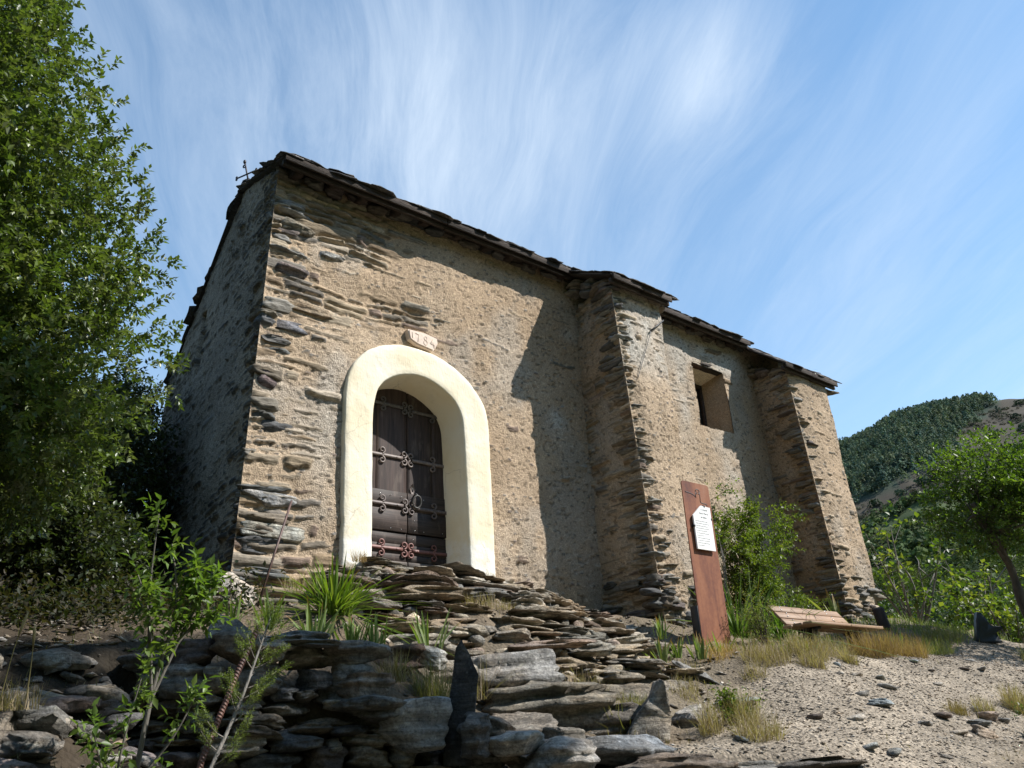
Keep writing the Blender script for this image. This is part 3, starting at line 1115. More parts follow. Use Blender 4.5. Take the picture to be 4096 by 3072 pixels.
def surround():
    n = 160
    po = smooth_path(DOOR_OUT, 400)
    pi = smooth_path(DOOR_IN, 400)
    O = resample(po, n)
    I = resample(pi, n)
    s = np.linspace(0, 1, n)
    wob = .006 * vnoise(s * 30, s * 0, seed=3) + .004 * vnoise(s * 80, s * 0, seed=4)
    cen = np.array([4.68, 2.9])
    prof = [(-.004, 7.24), (-.004, 7.135), (.004, 7.121), (.018, 7.114)]      # (inset from outer edge, y)
    rows = []
    for ins, y in prof:
        d = I - O
        d /= np.linalg.norm(d, axis=1)[:, None]
        q = O + d * ins + d * wob[:, None]
        rows.append(np.stack([q[:, 0], np.full(n, y), q[:, 1]], 1))
    for f in (.2, .35, .5, .65, .8):
        q = O + (I - O) * f
        yy = 7.113 + .006 * vnoise(q[:, 0] * 4, q[:, 1] * 4, seed=6) + .003 * vnoise(q[:, 0] * 17, q[:, 1] * 17, seed=7)
        rows.append(np.stack([q[:, 0], yy, q[:, 1]], 1))
    for ins, y in [(.020, 7.114), (.006, 7.120), (.0, 7.134), (-.003, 7.25), (-.012, 7.40), (-.02, 7.62)]:
        d = I - O
        d /= np.linalg.norm(d, axis=1)[:, None]
        q = I - d * ins - d * (.5 * wob)[:, None]
        if y > 7.2:
            q = q + d * (0 if y < 7.3 else .0)
        rows.append(np.stack([q[:, 0], np.full(n, y), q[:, 1]], 1))
    V = np.stack(rows, 0)
    k = len(rows)
    ob = build('door_surround', V.reshape(-1, 3), [grid_faces(k, n)], M_CREAM, chapel, None, True)
    ob['label'] = 'smooth cream limewashed arch round the door'


surround()

# ---- the double door
DY = 7.545
door = build('door', *box(4.02, 5.36, DY + .03, DY + .06, 1.70, 3.95), M_HOLE, chapel)
door['label'] = 'dark double door with scrolled iron straps'


def door_leaf(x0, x1, xs, seed):
    m = MB()
    r = np.random.default_rng(seed)
    arc = [(4.2, 3.70), (4.342, 3.83), (4.493, 3.875), (4.721, 3.895), (4.956, 3.87), (5.138, 3.80), (5.291, 3.66), (5.4, 3.5)]
    # upright boards
    for a, b_ in xs:
        xx = np.linspace(a + .002, b_ - .002, 8)
        top = np.interp(xx, [q[0] for q in arc], [q[1] for q in arc]) + .04
        V = []
        for y in (DY, DY + .028):
            for x, t in zip(xx, top):
                V += [(x, y, 2.60), (x, y, t)]
        V = np.array(V)
        F = []
        for i in range(7):
            F.append((2 * i, 2 * i + 2, 2 * i + 3, 2 * i + 1))
        for i in range(7):
            o = 16
            F.append((o + 2 * i, o + 2 * i + 1, o + 2 * i + 3, o + 2 * i + 2))
        F += [(0, 1, 17, 16), (14, 30, 31, 15)]
        c = np.array([.040, .026, .022]) * r.uniform(.85, 1.2)
        m.add(V, [np.array(F)], np.append(c, 1.0))
    # cross boards below
    for (z0, z1, y) in ((2.402, 2.606, DY - .012), (2.16, 2.398, DY - .020), (2.03, 2.148, DY - .004), (1.925, 2.027, DY - .007), (1.845, 1.922, DY - .006)):
        V, F = bevbox(x0 + .002, x1 - .002, y, DY + .028, z0, z1, .003)
        c = np.array([.036, .025, .021]) * r.uniform(.85, 1.25)
        m.add(V, F, np.append(c, 0.0))
    V, F = bevbox(x0 + .002, x1 - .002, DY - .03, DY + .028, 1.775, 1.84, .006)
    m.add(V, F, (.085, .072, .062, 0))
    return m.build('door_leaf', M_DOOR, door)


XG = 4.742
door_leaf(4.04, XG - .004, [(4.04, 4.345), (4.345, XG - .004)], 1)
door_leaf(XG + .004, 5.34, [(XG + .004, 5.085), (5.085, 5.34)], 2)


def curl(cx, cz, sx, sz, R=.055, turns=1.25):
    """flat scroll leaving the strap: starts along z then winds inward"""
    n = 22
    t = np.linspace(0, 1, n)
    a = -math.pi / 2 + t * turns * 2 * math.pi * .92
    rad = R * (1 - .72 * t)
    x = np.cos(a) * rad
    z = np.sin(a) * rad + R
    return np.stack([cx + sx * (x + .02), np.full(n, 0.0), cz + sz * (z + .004)], 1)


def flatbar(path, wid, y0, th=.010):
    """a flat iron strip following a path in the xz plane"""
    p = np.asarray(path, float)
    T = np.gradient(p[:, [0, 2]], axis=0)
    T /= np.linalg.norm(T, axis=1)[:, None] + 1e-9
    Nn = np.stack([-T[:, 1], T[:, 0]], 1)
    w_ = np.broadcast_to(np.asarray(wid, float), (len(p),))[:, None] / 2
    A = p[:, [0, 2]] + Nn * w_
    B = p[:, [0, 2]] - Nn * w_
    n = len(p)
    V = np.concatenate([np.stack([q[:, 0], np.full(n, y), q[:, 1]], 1) for y in (y0, y0 - th) for q in (A, B)])
    i = np.arange(n - 1)
    F = [np.stack([2 * n + i, 2 * n + i + 1, 3 * n + i + 1, 3 * n + i], 1), np.stack([i, n + i, n + i + 1, i + 1], 1),
         np.stack([i, i + 1, 2 * n + i + 1, 2 * n + i], 1), np.stack([n + i, 3 * n + i, 3 * n + i + 1, n + i + 1], 1),
         np.array([(0, 2 * n, 3 * n, n), (n - 1, 2 * n - 1, 4 * n - 1, 3 * n - 1)])]
    return V, F


STRAPS = [(3.610, 4.20, 3.590), (3.000, 4.04, 2.993), (2.447, 4.04, 2.440), (1.972, 4.04, 1.968)]
for k, (z, xl, zr) in enumerate(STRAPS):
    col = [(.095, .088, .084), (.150, .118, .104), (.110, .085, .078), (.150, .062, .052)][k]
    R = .043 if k else .040
    off = DY - (.006 if k < 2 else .026 if k == 2 else .014)
    for side in (0, 1):
        m = MB()
        if side == 0:
            xe, sgn, x_out, xb = XG - .062, 1, xl, 4.345
        else:
            xe, sgn, x_out, xb = XG + .062, -1, (5.33 if k else 5.19), 5.085
        zz = z if side == 0 else zr
        n = 12
        p = np.stack([np.linspace(x_out, xe, n), np.zeros(n), np.full(n, zz)], 1)
        m.add(*flatbar(p, .036, off, .012), col)
        for sz in (1, -1):
            m.add(*flatbar(curl(xe - sgn * .004, zz, sgn, sz, R), np.linspace(.020, .010, 22), off - .002, .012), col)
            if not (side == 1 and k == 0 and sz == 1):
                m.add(*flatbar(curl(xb + (.05 if side == 0 else -.03), zz + sz * .012, 1 if side == 0 else 1, sz, R * .95), np.linspace(.019, .010, 22), off - .002, .012), col)
        for q in np.linspace(.12, .88, 4):
            V, F = ico(1)
            m.add(V * np.array([.008, .006, .008]) + np.array([x_out + (xe - x_out) * q, off - .013, zz]), [F], np.array(col) * 1.5)
        m.build('hinge_strap', M_IRON, door)

m = MB()
V = np.array([(4.812, 0, 2.728), (4.848, 0, 2.655), (4.812, 0, 2.575), (4.776, 0, 2.655)], float)
V = np.concatenate([V + np.array([0, DY - .001, 0]), V + np.array([0, DY - .010, 0])])
m.add(V, [np.array([(4, 7, 6, 5), (0, 1, 5, 4), (1, 2, 6, 5), (2, 3, 7, 6), (3, 0, 4, 7)])], (.12, .095, .085))
m.add(*box(4.806, 4.818, DY - .0125, DY - .0105, 2.63, 2.68), (.004, .004, .004))
m.build('keyhole_plate', M_IRON, door)
m = MB()
a = np.linspace(0, 2 * math.pi, 29)
m.add(*tube(np.stack([4.838 + .052 * np.sin(a), DY - .062 - .012 * np.cos(a), 2.507 + .066 * np.cos(a)], 1), .0105, 8, False), (.055, .052, .050))
m.add(*tube([(4.836, DY, 2.588), (4.836, DY - .05, 2.592), (4.836, DY - .075, 2.570)], [.016, .016, .013], 8), (.05, .047, .045))
m.build('ring_handle', M_IRON, door)
# studs
for (x, z) in [(4.40, 2.555), (4.53, 2.56), (4.66, 2.55), (4.95, 2.55), (4.53, 2.19), (4.66, 2.19), (4.83, 2.30), (4.83, 2.19), (4.95, 2.19), (4.81, 2.09), (5.2, 2.2)]:
    V, F = ico(1)
    m = MB()
    m.add(V * .0055 + np.array([x, DY - .021, z]), [F], (.35, .34, .33))
    m.build('nail_head', M_BOLT, door)

# ---- date stone over the door
ds = [(4.490, 4.402), (4.500, 4.34), (4.515, 4.282), (4.57, 4.258), (4.625, 4.238), (4.72, 4.226), (4.831, 4.208), (4.868, 4.262), (4.898, 4.33), (4.888, 4.385), (4.80, 4.400), (4.722, 4.412), (4.60, 4.408)]
bm = bmesh.new()
vv = [bm.verts.new((x, 7.118, z)) for x, z in ds]
f = bm.faces.new(vv)
e = bmesh.ops.extrude_face_region(bm, geom=[f])
for v in e['geom']:
    if isinstance(v, bmesh.types.BMVert):
        v.co.y = 7.22
bmesh.ops.recalc_face_normals(bm, faces=bm.faces[:])
bmesh.ops.bevel(bm, geom=[e_ for e_ in bm.edges if all(abs(v.co.y - 7.118) < 1e-4 for v in e_.verts)], offset=.012, segments=2, affect='EDGES')
me = bpy.data.meshes.new('date_stone')
bm.to_mesh(me)
bm.free()
me.materials.append(M_PALE)
dstone = bpy.data.objects.new('date_stone', me)
C.objects.link(dstone)
dstone.parent = chapel
dstone.matrix_parent_inverse = Matrix.Translation(-chapel.location)
dstone['label'] = 'pale stone carved with the date 1784'
M_CARVE = m_simple('carved_groove', (.52, .41, .32), 0.9, 0.2, 20, 0, 0)


def stroke(m, pts, wd=.006, y=7.1165):
    m.add(*flatbar(np.array([(x, 0, z) for x, z in pts]), wd, y, .002), (.2, .14, .1))


m = MB()
stroke(m, [(4.545, 4.375), (4.545, 4.345), (4.545, 4.30)])
stroke(m, [(4.585, 4.372), (4.61, 4.366), (4.635, 4.362)])
stroke(m, [(4.632, 4.362), (4.624, 4.32), (4.618, 4.268)])
a = np.linspace(0, 2 * math.pi, 15)
stroke(m, list(zip(4.722 + .020 * np.sin(a), 4.342 + .022 * np.cos(a))), .005)
stroke(m, list(zip(4.722 + .024 * np.sin(a), 4.285 + .030 * np.cos(a))), .005)
stroke(m, [(4.83, 4.368), (4.808, 4.33), (4.79, 4.292)])
stroke(m, [(4.79, 4.292), (4.82, 4.286), (4.855, 4.28)])
stroke(m, [(4.824, 4.318), (4.834, 4.28), (4.842, 4.238)])
m.build('carved_date', M_CARVE, dstone)

# ---- window
x0, x1, z0, z1 = WIN
YB = 7.64
wn = MB()
for quad, c in ((((x1 + .03, 7.175, z0 - .03), (x1 + .03, 7.175, z1 + .03), (x1 - .05, YB, z1 - .10), (x1 - .05, YB, z0 + .06)), TAN * .95),
                (((x0 - .03, 7.175, z1 + .03), (x1 + .03, 7.175, z1 + .03), (x1 - .05, YB, z1 - .10), (x0 + .05, YB, z1 - .10)), np.array([.80, .70, .54])),  # soffit: pale plaster, lightened further to stand in for bounced light
                (((x0, 7.17, z0), (x0, 7.17, z1), (x0 + .05, YB, z1 - .10), (x0 + .05, YB, z0 + .06)), TAN * .9),
                (((x0, 7.17, z0), (x1, 7.17, z0), (x1 - .05, YB, z0 + .06), (x0 + .05, YB, z0 + .06)), TAN * .9)):
    q = np.array(quad)
    s_, t_ = np.meshgrid(np.linspace(0, 1, 36), np.linspace(0, 1, 44), indexing='ij')
    P = (q[0] * ((1 - s_) * (1 - t_))[..., None] + q[1] * (s_ * (1 - t_))[..., None] + q[2] * (s_ * t_)[..., None] + q[3] * ((1 - s_) * t_)[..., None])
    P = P + .012 * fbm(P[..., 0] * 6, P[..., 1] * 6, P[..., 2] * 6, 12, 4)[..., None] * np.array([1, .3, 1])
    wn.add(P.reshape(-1, 3), [grid_faces(36, 44)], np.append(c, 0))
window = wn.build('window', M_WALL, chapel, True)
window['label'] = 'deep square window opening under a split timber lintel'
m = MB()
m.add(*box(x0 + .02, x1 - .03, YB - .01, YB + .03, z0 + .03, z1 - .05), (.02, .02, .02))
m.build('dark_pane', M_HOLE, window)
m = MB()
for a_, b_, c_, d_ in ((x0 + .05, x0 + .11, z0 + .06, z1 - .1), (x1 - .10, x1 - .055, z0 + .06, z1 - .1), (x0 + .11, x1 - .10, z1 - .16, z1 - .10), (x0 + .11, x1 - .10, z0 + .06, z0 + .11)):
    m.add(*bevbox(a_, b_, YB - .06, YB - .012, c_, d_), (.05, .035, .03))
m.build('window_frame', M_TIMBER, window)
V, F = rock((.92, .16, .085), 77, 3, 6, 6, .06, .05)
m = MB()
m.add(V + np.array([10.16, 7.235, z1 + .03]), [F], (.05, .042, .036))
m.build('lintel', M_TIMBER, window)
m = MB()
m.add(*bevbox(x0 + .01, x0 + .30, 7.2, 7.30, z1 - .02, z1 + .02), (.10, .06, .04))
m.build('lintel_batten', M_TIMBER, window)


# ---- roof
def roofz(y, seg='A'):
    """top of the boarding over the near slope"""
    if y >= 7.2:
        return np.interp(y, [7.2, 8.24, 10.22], [6.035, 6.300, 4.44])
    return {'A': 6.035 - (7.2 - y) * .31, 'B': 6.035 - (7.2 - y) * .505, 'D': 6.035 - (7.2 - y) * .80}[seg]


SEG = [('A', 2.80, 7.02, 6.92), ('B', 6.97, 8.11, 6.17), ('A', 8.11, 11.02, 6.92), ('D', 10.98, 12.48, 6.34)]
rb = MB()
for sg, xa, xb, ye in SEG:
    ys = np.array([ye, 7.0, 7.2, 8.24])
    V = []
    for x in (xa, xb):
        for y in ys:
            zt = roofz(y, sg)
            V += [(x, y, zt), (x, y, zt - .03)]
    V = np.array(V)
    n = len(ys)
    F = []
    for i in range(n - 1):
        a0, a1 = 2 * i, 2 * i + 2
        o = 2 * n
        F += [(a0, o + a0, o + a1, a1), (a0 + 1, a1 + 1, o + a1 + 1, o + a0 + 1), (a0, a1, a1 + 1, a0 + 1), (o + a0, o + a0 + 1, o + a1 + 1, o + a1)]
    F.append((0, 1, 2 * n + 1, 2 * n))
    rb.add(V, [np.array(F)], (.045, .036, .030))
# far slope boarding
V = np.array([(x, y, z) for x in (2.80, 12.52) for (y, z) in ((8.24, 6.300), (8.24, 6.27), (10.22, 4.44), (10.22, 4.41))])
rb.add(V, [np.array([(0, 4, 6, 2), (1, 3, 7, 5), (0, 2, 3, 1), (4, 5, 7, 6), (2, 6, 7, 3)])], (.045, .036, .030))
roof = rb.build('roof', M_TIMBER, chapel)
roof['label'] = 'dark slate roof with timber eaves'

r = np.random.default_rng(61)
sl = MB()


def slate(x, y, z, wx, wy, th, pitch, rz, lift=0.0):
    n = 14
    a = np.linspace(0, 2 * math.pi, n, endpoint=False) + r.uniform(0, .4)
    q = 1 / (np.abs(np.cos(a)) ** 7 + np.abs(np.sin(a)) ** 7) ** (1 / 7) * r.uniform(.90, 1.05, n)
    px, py = np.cos(a) * q * wx / 2, np.sin(a) * q * wy / 2
    top = np.stack([px * .97, py * .97, np.full(n, th / 2) + r.normal(0, .003, n)], 1)
    bt = np.stack([px, py, np.full(n, -th / 2)], 1)
    V = np.concatenate([top, bt]) @ rotm(pitch + r.normal(0, .03) + lift, r.normal(0, .03), rz).T + np.array([x, y, z])
    i = np.arange(n)
    F4 = np.stack([i, n + i, n + (i + 1) % n, (i + 1) % n], 1)
    c = np.array([(.085, .080, .078), (.11, .10, .092), (.07, .072, .078), (.13, .115, .10)])[r.integers(0, 4)] * r.uniform(.8, 1.2)
    sl.add(V, [F4, np.array([list(range(n)), list(range(n, 2 * n))[::-1]])], np.append(c, 1))


for sg, xa, xb, ye in SEG:
    row = 0
    y = ye - .02
    while y < 8.3:
        x = xa + r.uniform(0, .1)
        while x < xb + .02:
            wx = r.uniform(.22, .50)
            yy = y + r.uniform(-.045, .03)
            s_ = (roofz(min(yy + .26, 8.27), sg) - roofz(max(yy + .02, ye), sg)) / .24
            slate(x + wx / 2 - .06, yy + .14, roofz(min(max(yy + .14, ye), 8.27), sg) + .010 + r.uniform(0, .012) + (.014 if row else 0), wx, r.uniform(.32, .40), r.uniform(.006, .013), math.atan(s_), r.normal(0, .06), -.01)
            x += wx * (.62 if row < 2 else .9)
        y += .05 if row == 0 else .25
        row += 1
y = 8.24
while y < 10.2:
    for x in ([2.95] + list(np.arange(3.1, 12.5, .42))):
        if x > 3 and y > 8.6 and r.random() < .0:
            continue
        slate(x + r.uniform(-.04, .04), y, np.interp(y, [8.24, 10.22], [6.312, 4.45]) + r.uniform(.008, .02), r.uniform(.28, .40), .30, r.uniform(.014, .024), -math.atan(.985), r.normal(0, .1), .05)
    y += .21
# ridge and verge build-up at the gable
for i in range(10):
    slate(2.90 + r.uniform(-.03, .02), 6.98 + i * .135, roofz(6.98 + i * .135) + r.uniform(.004, .014), .28, .22, .013, .36, r.normal(0, .2))
for x in np.arange(2.98, 12.4, .3):
    slate(x, 8.28 + r.uniform(-.03, .03), 6.318 + r.uniform(0, .010), .34, .30, .022, r.normal(0, .1), r.normal(0, .1))
so = sl.build('slates', M_ROCK, roof)

for (sg, xa, xb, ye) in SEG:
    m = MB()
    zt = roofz(ye, sg)
    L = xb - xa
    n = max(2, int(L / 1.9))
    ed = np.linspace(xa, xb, n + 1)
    for i in range(n):
        dz_ = r.uniform(-.006, .006)
        m.add(*bevbox(ed[i] + .004, ed[i + 1] - .004, ye - .026, ye - .002, zt - .085 + dz_, zt - .004 + dz_, .004), np.array([.052, .039, .031]) * r.uniform(.7, 1.3))
        m.add(*bevbox(ed[i] + .004, ed[i + 1] - .004, ye + .03, ye + .075, zt - .115 + dz_, zt - .045 + dz_, .004), np.array([.055, .042, .034]) * r.uniform(.8, 1.2))
    m.build('fascia_board', M_TIMBER, roof)
    x = xa + .22
    while x < xb - .05:
        y0_, y1_ = ye + .05, 7.3
        if sg == 'A' and (r.random() < .92):
            m = MB()
            n = 6
            pz = [roofz(yy, sg) - .035 for yy in (y0_, y1_)]
            hh = r.uniform(.085, .115)
            wv = r.uniform(.07, .10)
            V = np.array([(x + sx * wv / 2, yy, zz - dz_) for sx in (-1, 1) for yy, zz in ((y0_, pz[0]), (y1_, pz[1])) for dz_ in (0, hh)])
            V[1, 1] += .05
            V[5, 1] += .05
            m.add(V, [np.array([(0, 1, 3, 2), (4, 6, 7, 5), (0, 4, 5, 1), (1, 5, 7, 3), (0, 2, 6, 4), (2, 3, 7, 6)])], np.array([.05, .035, .028]) * r.uniform(.7, 1.2))
            m.build('rafter', M_TIMBER, roof)
        x += r.uniform(.38, .52)

# wall-head stones filling between rafters
m = MB()
for x in np.arange(3.25, 11.2, .27):
    if 7.0 < x < 8.1:
        continue
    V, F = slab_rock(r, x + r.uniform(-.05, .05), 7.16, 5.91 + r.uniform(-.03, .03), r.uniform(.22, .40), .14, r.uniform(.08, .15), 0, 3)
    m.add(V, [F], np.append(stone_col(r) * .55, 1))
m.build('wall_head_stones', M_WALL, wall_front)
for (xa, xb, yf, zt, par) in ((7.08, 8.02, 6.36, 5.56, b1), (11.2, 12.3, 6.48, 5.36, b2)):
    m = MB()
    for k in range(3):
        x = xa
        while x < xb:
            l = r.uniform(.22, .45)
            V, F = slab_rock(r, x + l / 2 - .03, yf + .1 + r.uniform(-.03, .02), zt - .12 + .06 * k, l, .34, r.uniform(.04, .07), 0, 2)
            m.add(V, [F], np.append(stone_col(r), 1))
            x += l * .95
        y = yf
        while y < 7.2:
            l = r.uniform(.2, .35)
            V, F = slab_rock(r, xa + .12 + r.uniform(-.03, .02), y + l / 2, zt - .12 + .06 * k + (y - yf) * .45, .3, l, r.uniform(.04, .07), 0, 2)
            m.add(V, [F], np.append(stone_col(r), 1))
            y += l
    m.build('cap_stones', M_WALL, par)

# ---- iron cross on the gable
cr = MB()
bx, by = 2.83, 8.37
ct, cb = np.array([2.747, 7.99, 6.515]), np.array([2.826, 7.985, 6.20])
ad = np.array([-.42, .88, .24])
ad = np.array([-.40, .915, .0]) / np.linalg.norm([-.40, .915, .0])
mid = np.array([2.780, 7.99, 6.346])
L = .158
ic = (.03, .026, .034)
cr.add(*tube([cb, ct], .0105, 6), ic)
cr.add(*tube([mid - ad * L, mid + ad * L], .0095, 6), ic)
V, F = ico(1)
cr.add(V * np.array([.021, .021, .034]) + ct, [F], ic)
up = np.array([0, 0, 1.0])


def scroll3(c, a1, a2, R):
    t = np.linspace(-math.pi / 2, math.pi * 1.15, 13)
    rad = R * np.linspace(1, .62, 13)
    pts = np.array(c) + (np.cos(t) * rad)[:, None] * a1 + ((np.sin(t) * rad) + R)[:, None] * a2
    return tube(pts, .0065, 5)


for sgn in (-1, 1):
    cr.add(*scroll3(ct - up * .085, sgn * ad, up, .022), ic)
    for s2 in (-1, 1):
        cr.add(*scroll3(mid + sgn * ad * L * .96, sgn * ad * .9, s2 * up, .0155), ic)
crs = cr.build('iron_cross', M_IRON, chapel)
crs['label'] = 'small wrought iron cross with scrolled ends on the gable'

# ---- iron bracket rod on the first buttress
m = MB()
m.add(*tube([(8.05, 6.30, 5.20), (7.72, 6.28, 4.93)], .012, 6), (.03, .026, .024))
m.add(*tube(smooth_path([(7.72, 6.27, 4.93), (7.62, 6.275, 4.70), (7.50, 6.28, 4.45), (7.36, 6.285, 4.15)], 12), .005, 5), (.10, .10, .10))
m.build('iron_rod', M_IRON, b1)

# ================================================================== STONE STEPS
AZ0 = math.atan2(-.6266, .7778)       # direction square to the view, used for blocks that lie along the hillside steps
steps = thing('stone_steps', 'rough flight of thin schist slabs climbing to the chapel door', 'steps', (4.6, 5.6, .6))
r = np.random.default_rng(90)
# courses: (z of top, front line points)
COURSES = [
    (1.69, [(3.98, 6.98), (4.6, 6.96), (5.30, 6.95)], .34, (.35, .75), .07),
    (1.60, [(3.55, 6.78), (4.4, 6.72), (5.35, 6.74), (5.9, 6.95)], .40, (.30, .70), .07),
    (1.50, [(3.30, 6.48), (4.3, 6.38), (5.4, 6.46), (6.05, 6.80)], .42, (.30, .70), .075),
    (1.40, [(3.05, 6.28), (4.2, 6.10), (5.4, 6.22), (6.2, 6.62)], .42, (.25, .65), .08),
    (1.29, [(3.05, 6.06), (4.2, 5.86), (5.5, 6.02), (6.4, 6.45)], .40, (.25, .60), .08),
    (1.18, [(3.05, 5.86), (4.2, 5.66), (5.5, 5.84), (6.5, 6.28)], .38, (.25, .65), .08),
    (1.07, [(3.10, 5.66), (4.2, 5.48), (5.6, 5.66), (6.6, 6.06)], .38, (.22, .60), .08),
    (.96, [(3.15, 5.48), (4.3, 5.32), (5.6, 5.50), (6.7, 5.92)], .38, (.22, .60), .085),
    (.85, [(3.15, 5.30), (4.3, 5.18), (5.7, 5.36), (6.75, 5.74)], .38, (.22, .62), .085),
    (.74, [(3.25, 5.14), (4.3, 5.06), (5.7, 5.20), (6.75, 5.56)], .36, (.25, .65), .09),
    (.63, [(3.35, 5.00), (4.4, 4.96), (5.6, 5.04), (6.6, 5.30)], .36, (.25, .70), .09),
    (.52, [(3.90, 4.92), (4.6, 4.86), (5.6, 4.92), (6.3, 5.10)], .34, (.25, .60), .08),
]
for (zt, line, dep, ln, hh) in COURSES:
    p = smooth_path([(a, b, 0) for a, b in line], 60)
    d = np.concatenate([[0], np.cumsum(np.linalg.norm(np.diff(p, axis=0), axis=1))])
    t = 0.0
    mm = MB()
    while t < d[-1] - .05:
        l = r.uniform(*ln) * (.5 if r.random() < .3 else 1.45)
        tc_ = min(t + l / 2, d[-1])
        x = np.interp(tc_, d, p[:, 0])
        y = np.interp(tc_, d, p[:, 1])
        x2, y2 = np.interp(tc_ + .05, d, p[:, 0]), np.interp(tc_ + .05, d, p[:, 1])
        ang = math.atan2(y2 - np.interp(tc_ - .05, d, p[:, 1]), x2 - np.interp(tc_ - .05, d, p[:, 0]))
        h = hh * r.uniform(.45, 1.35)
        n = 1 if h > .065 else 2
        for q in range(n):
            V, F = rock((l * 1.08, dep * r.uniform(.85, 1.15), h), int(r.integers(1 << 30)), 4 if l > .3 else 3, 5, 11, .16, .18)
            V = V @ rotm(r.normal(0, .06), r.normal(0, .06), ang + r.normal(0, .22)).T
            V = V + np.array([x + r.normal(0, .03), y + dep * .42 + r.normal(0, .06) + q * .03, zt - h / 2 - q * h * .9 + r.normal(0, .008)])
            mm.add(V, [F], np.append(stone_col(r) * r.uniform(1.0, 1.55) * np.array([1.06, 1.0, .90]), 1))
        t += l * r.uniform(.88, 1.08)
    # chinking stones under the slabs
    for k in range(int(d[-1] / .12)):
        tc_ = r.uniform(0, d[-1])
        s_ = r.uniform(.05, .12)
        V, F = rock((s_ * 1.6, s_ * 1.4, s_ * .7), int(r.integers(1 << 30)), 2, 4, 7, .1, .06)
        V = V @ rotm(r.normal(0, .3), r.normal(0, .3), r.uniform(0, 6)).T
        mm.add(V + np.array([np.interp(tc_, d, p[:, 0]), np.interp(tc_, d, p[:, 1]) + r.uniform(.02, .10), zt - hh - r.uniform(.0, .05)]), [F], np.append(stone_col(r) * r.uniform(1.0, 1.9) * np.array([1.06, 1.0, .88]), 1))
    mm.build('step', M_ROCK, steps)


# ================================================================== DRY STONE WALL
def stone_run(mm, line, z0f, ztf, r, hh=(.06, .15), ln=(.14, .42), dep=.24, batter=.10, cm=1.0):
    p = smooth_path([(a, b, 0) for a, b in line], 80)
    d = np.concatenate([[0], np.cumsum(np.linalg.norm(np.diff(p, axis=0), axis=1))])
    zb = min(z0f)
    z = zb
    while z < max(ztf):
        h = r.uniform(*hh)
        t = -r.random() * .15
        while t < d[-1]:
            l = r.uniform(*ln)
            hs = h * r.uniform(.8, 1.25)
            tc_ = np.clip(t + l / 2, 0, d[-1])
            top = np.interp(tc_ / d[-1], np.linspace(0, 1, len(ztf)), ztf)
            bot = np.interp(tc_ / d[-1], np.linspace(0, 1, len(z0f)), z0f)
            if z + hs * .55 < top and z > bot - .1:
                x = np.interp(tc_, d, p[:, 0])
                y = np.interp(tc_, d, p[:, 1])
                ang = math.atan2(np.interp(tc_ + .06, d, p[:, 1]) - np.interp(tc_ - .06, d, p[:, 1]), np.interp(tc_ + .06, d, p[:, 0]) - np.interp(tc_ - .06, d, p[:, 0]))
                V, F = rock((l * 1.04, dep * r.uniform(.8, 1.2), hs * 1.03), int(r.integers(1 << 30)), 4 if y < 4.6 and x < 3.2 and x > 1.2 else 3, 4.2, 10, .14, .10)
                V = V @ rotm(r.normal(0, .08), r.normal(0, .07), ang + r.normal(0, .12)).T
                mm.add(V + np.array([x + r.normal(0, .012), y + batter * (z - zb) + r.normal(0, .022) + dep * .4, z + hs / 2 + r.normal(0, .01)]), [F], np.append(stone_col(r) * r.uniform(.8, 1.25) * cm, 1))
            t += l * r.uniform(.94, 1.06)
        z += h * .97


r = np.random.default_rng(33)
mm = MB()
stone_run(mm, [(1.32, 4.75), (1.40, 4.36), (1.62, 4.16), (2.1, 4.08), (2.55, 4.03), (2.95, 3.98)], [-.34], [.40, .52, .55, .56, .55, .52, .50, .36, .28, .16, .10], r, (.045, .125), (.10, .40))
stone_run(mm, [(2.95, 3.92), (3.5, 3.72), (4.1, 3.42), (4.7, 3.0)], [-.5], [.0, -.10, -.16, -.20, -.24], r, (.08, .14), (.2, .42), .26)
dw = mm.build('dry_stone_wall', M_ROCK)
tag(dw, 'low dry stone terrace wall in shade below the iris bed', 'wall')

mm = MB()
stone_run(mm, [(-1.6, 4.0), (-.6, 3.92), (.2, 3.95), (.75, 4.05), (1.25, 4.45)], [-.25], [.22, .25, .18, .26, .30], r, (.06, .13), (.12, .34), .22, .3)
for i in range(190):
    x, y = r.uniform(-.6, 1.35), r.uniform(3.3, 4.8)
    s_ = r.uniform(.04, .17)
    V, F = rock((s_ * 1.8, s_ * 1.2, s_ * .65), int(r.integers(1 << 30)), 3, 4, 9, .14, .12)
    mm.add(V @ rotm(r.normal(0, .25), r.normal(0, .25), r.uniform(0, 6)).T + np.array([x, y, gz(x, y) + s_ * .15]), [F], np.append(stone_col(r) * r.uniform(.9, 1.4), 1))
tag(mm.build('collapsed_wall', M_ROCK), 'tumbled stretch of old wall on the dappled bank at lower left', 'wall')


# ================================================================== LOOSE STONES, each its own
def stone(name, label, c, size, seed, colr, rz=AZ0, rx=0, ry=0, cat='rock', group=None, sub=4, p=3.4, cuts=11, rough=.07, strata=.06, ground=False):
    V, F = rock(size, seed, sub, p * 1.15, cuts + 4, rough * 1.5, strata * 1.5)
    V = V @ rotm(rx, ry, rz).T
    c = np.array(c, float)
    if ground:
        c[2] = gz(c[0], c[1]) + size[2] * .22
    o = build(name, V + c, [F], M_ROCK, None, np.append(np.array(colr), 1.0))
    return tag(o, label, cat, group)


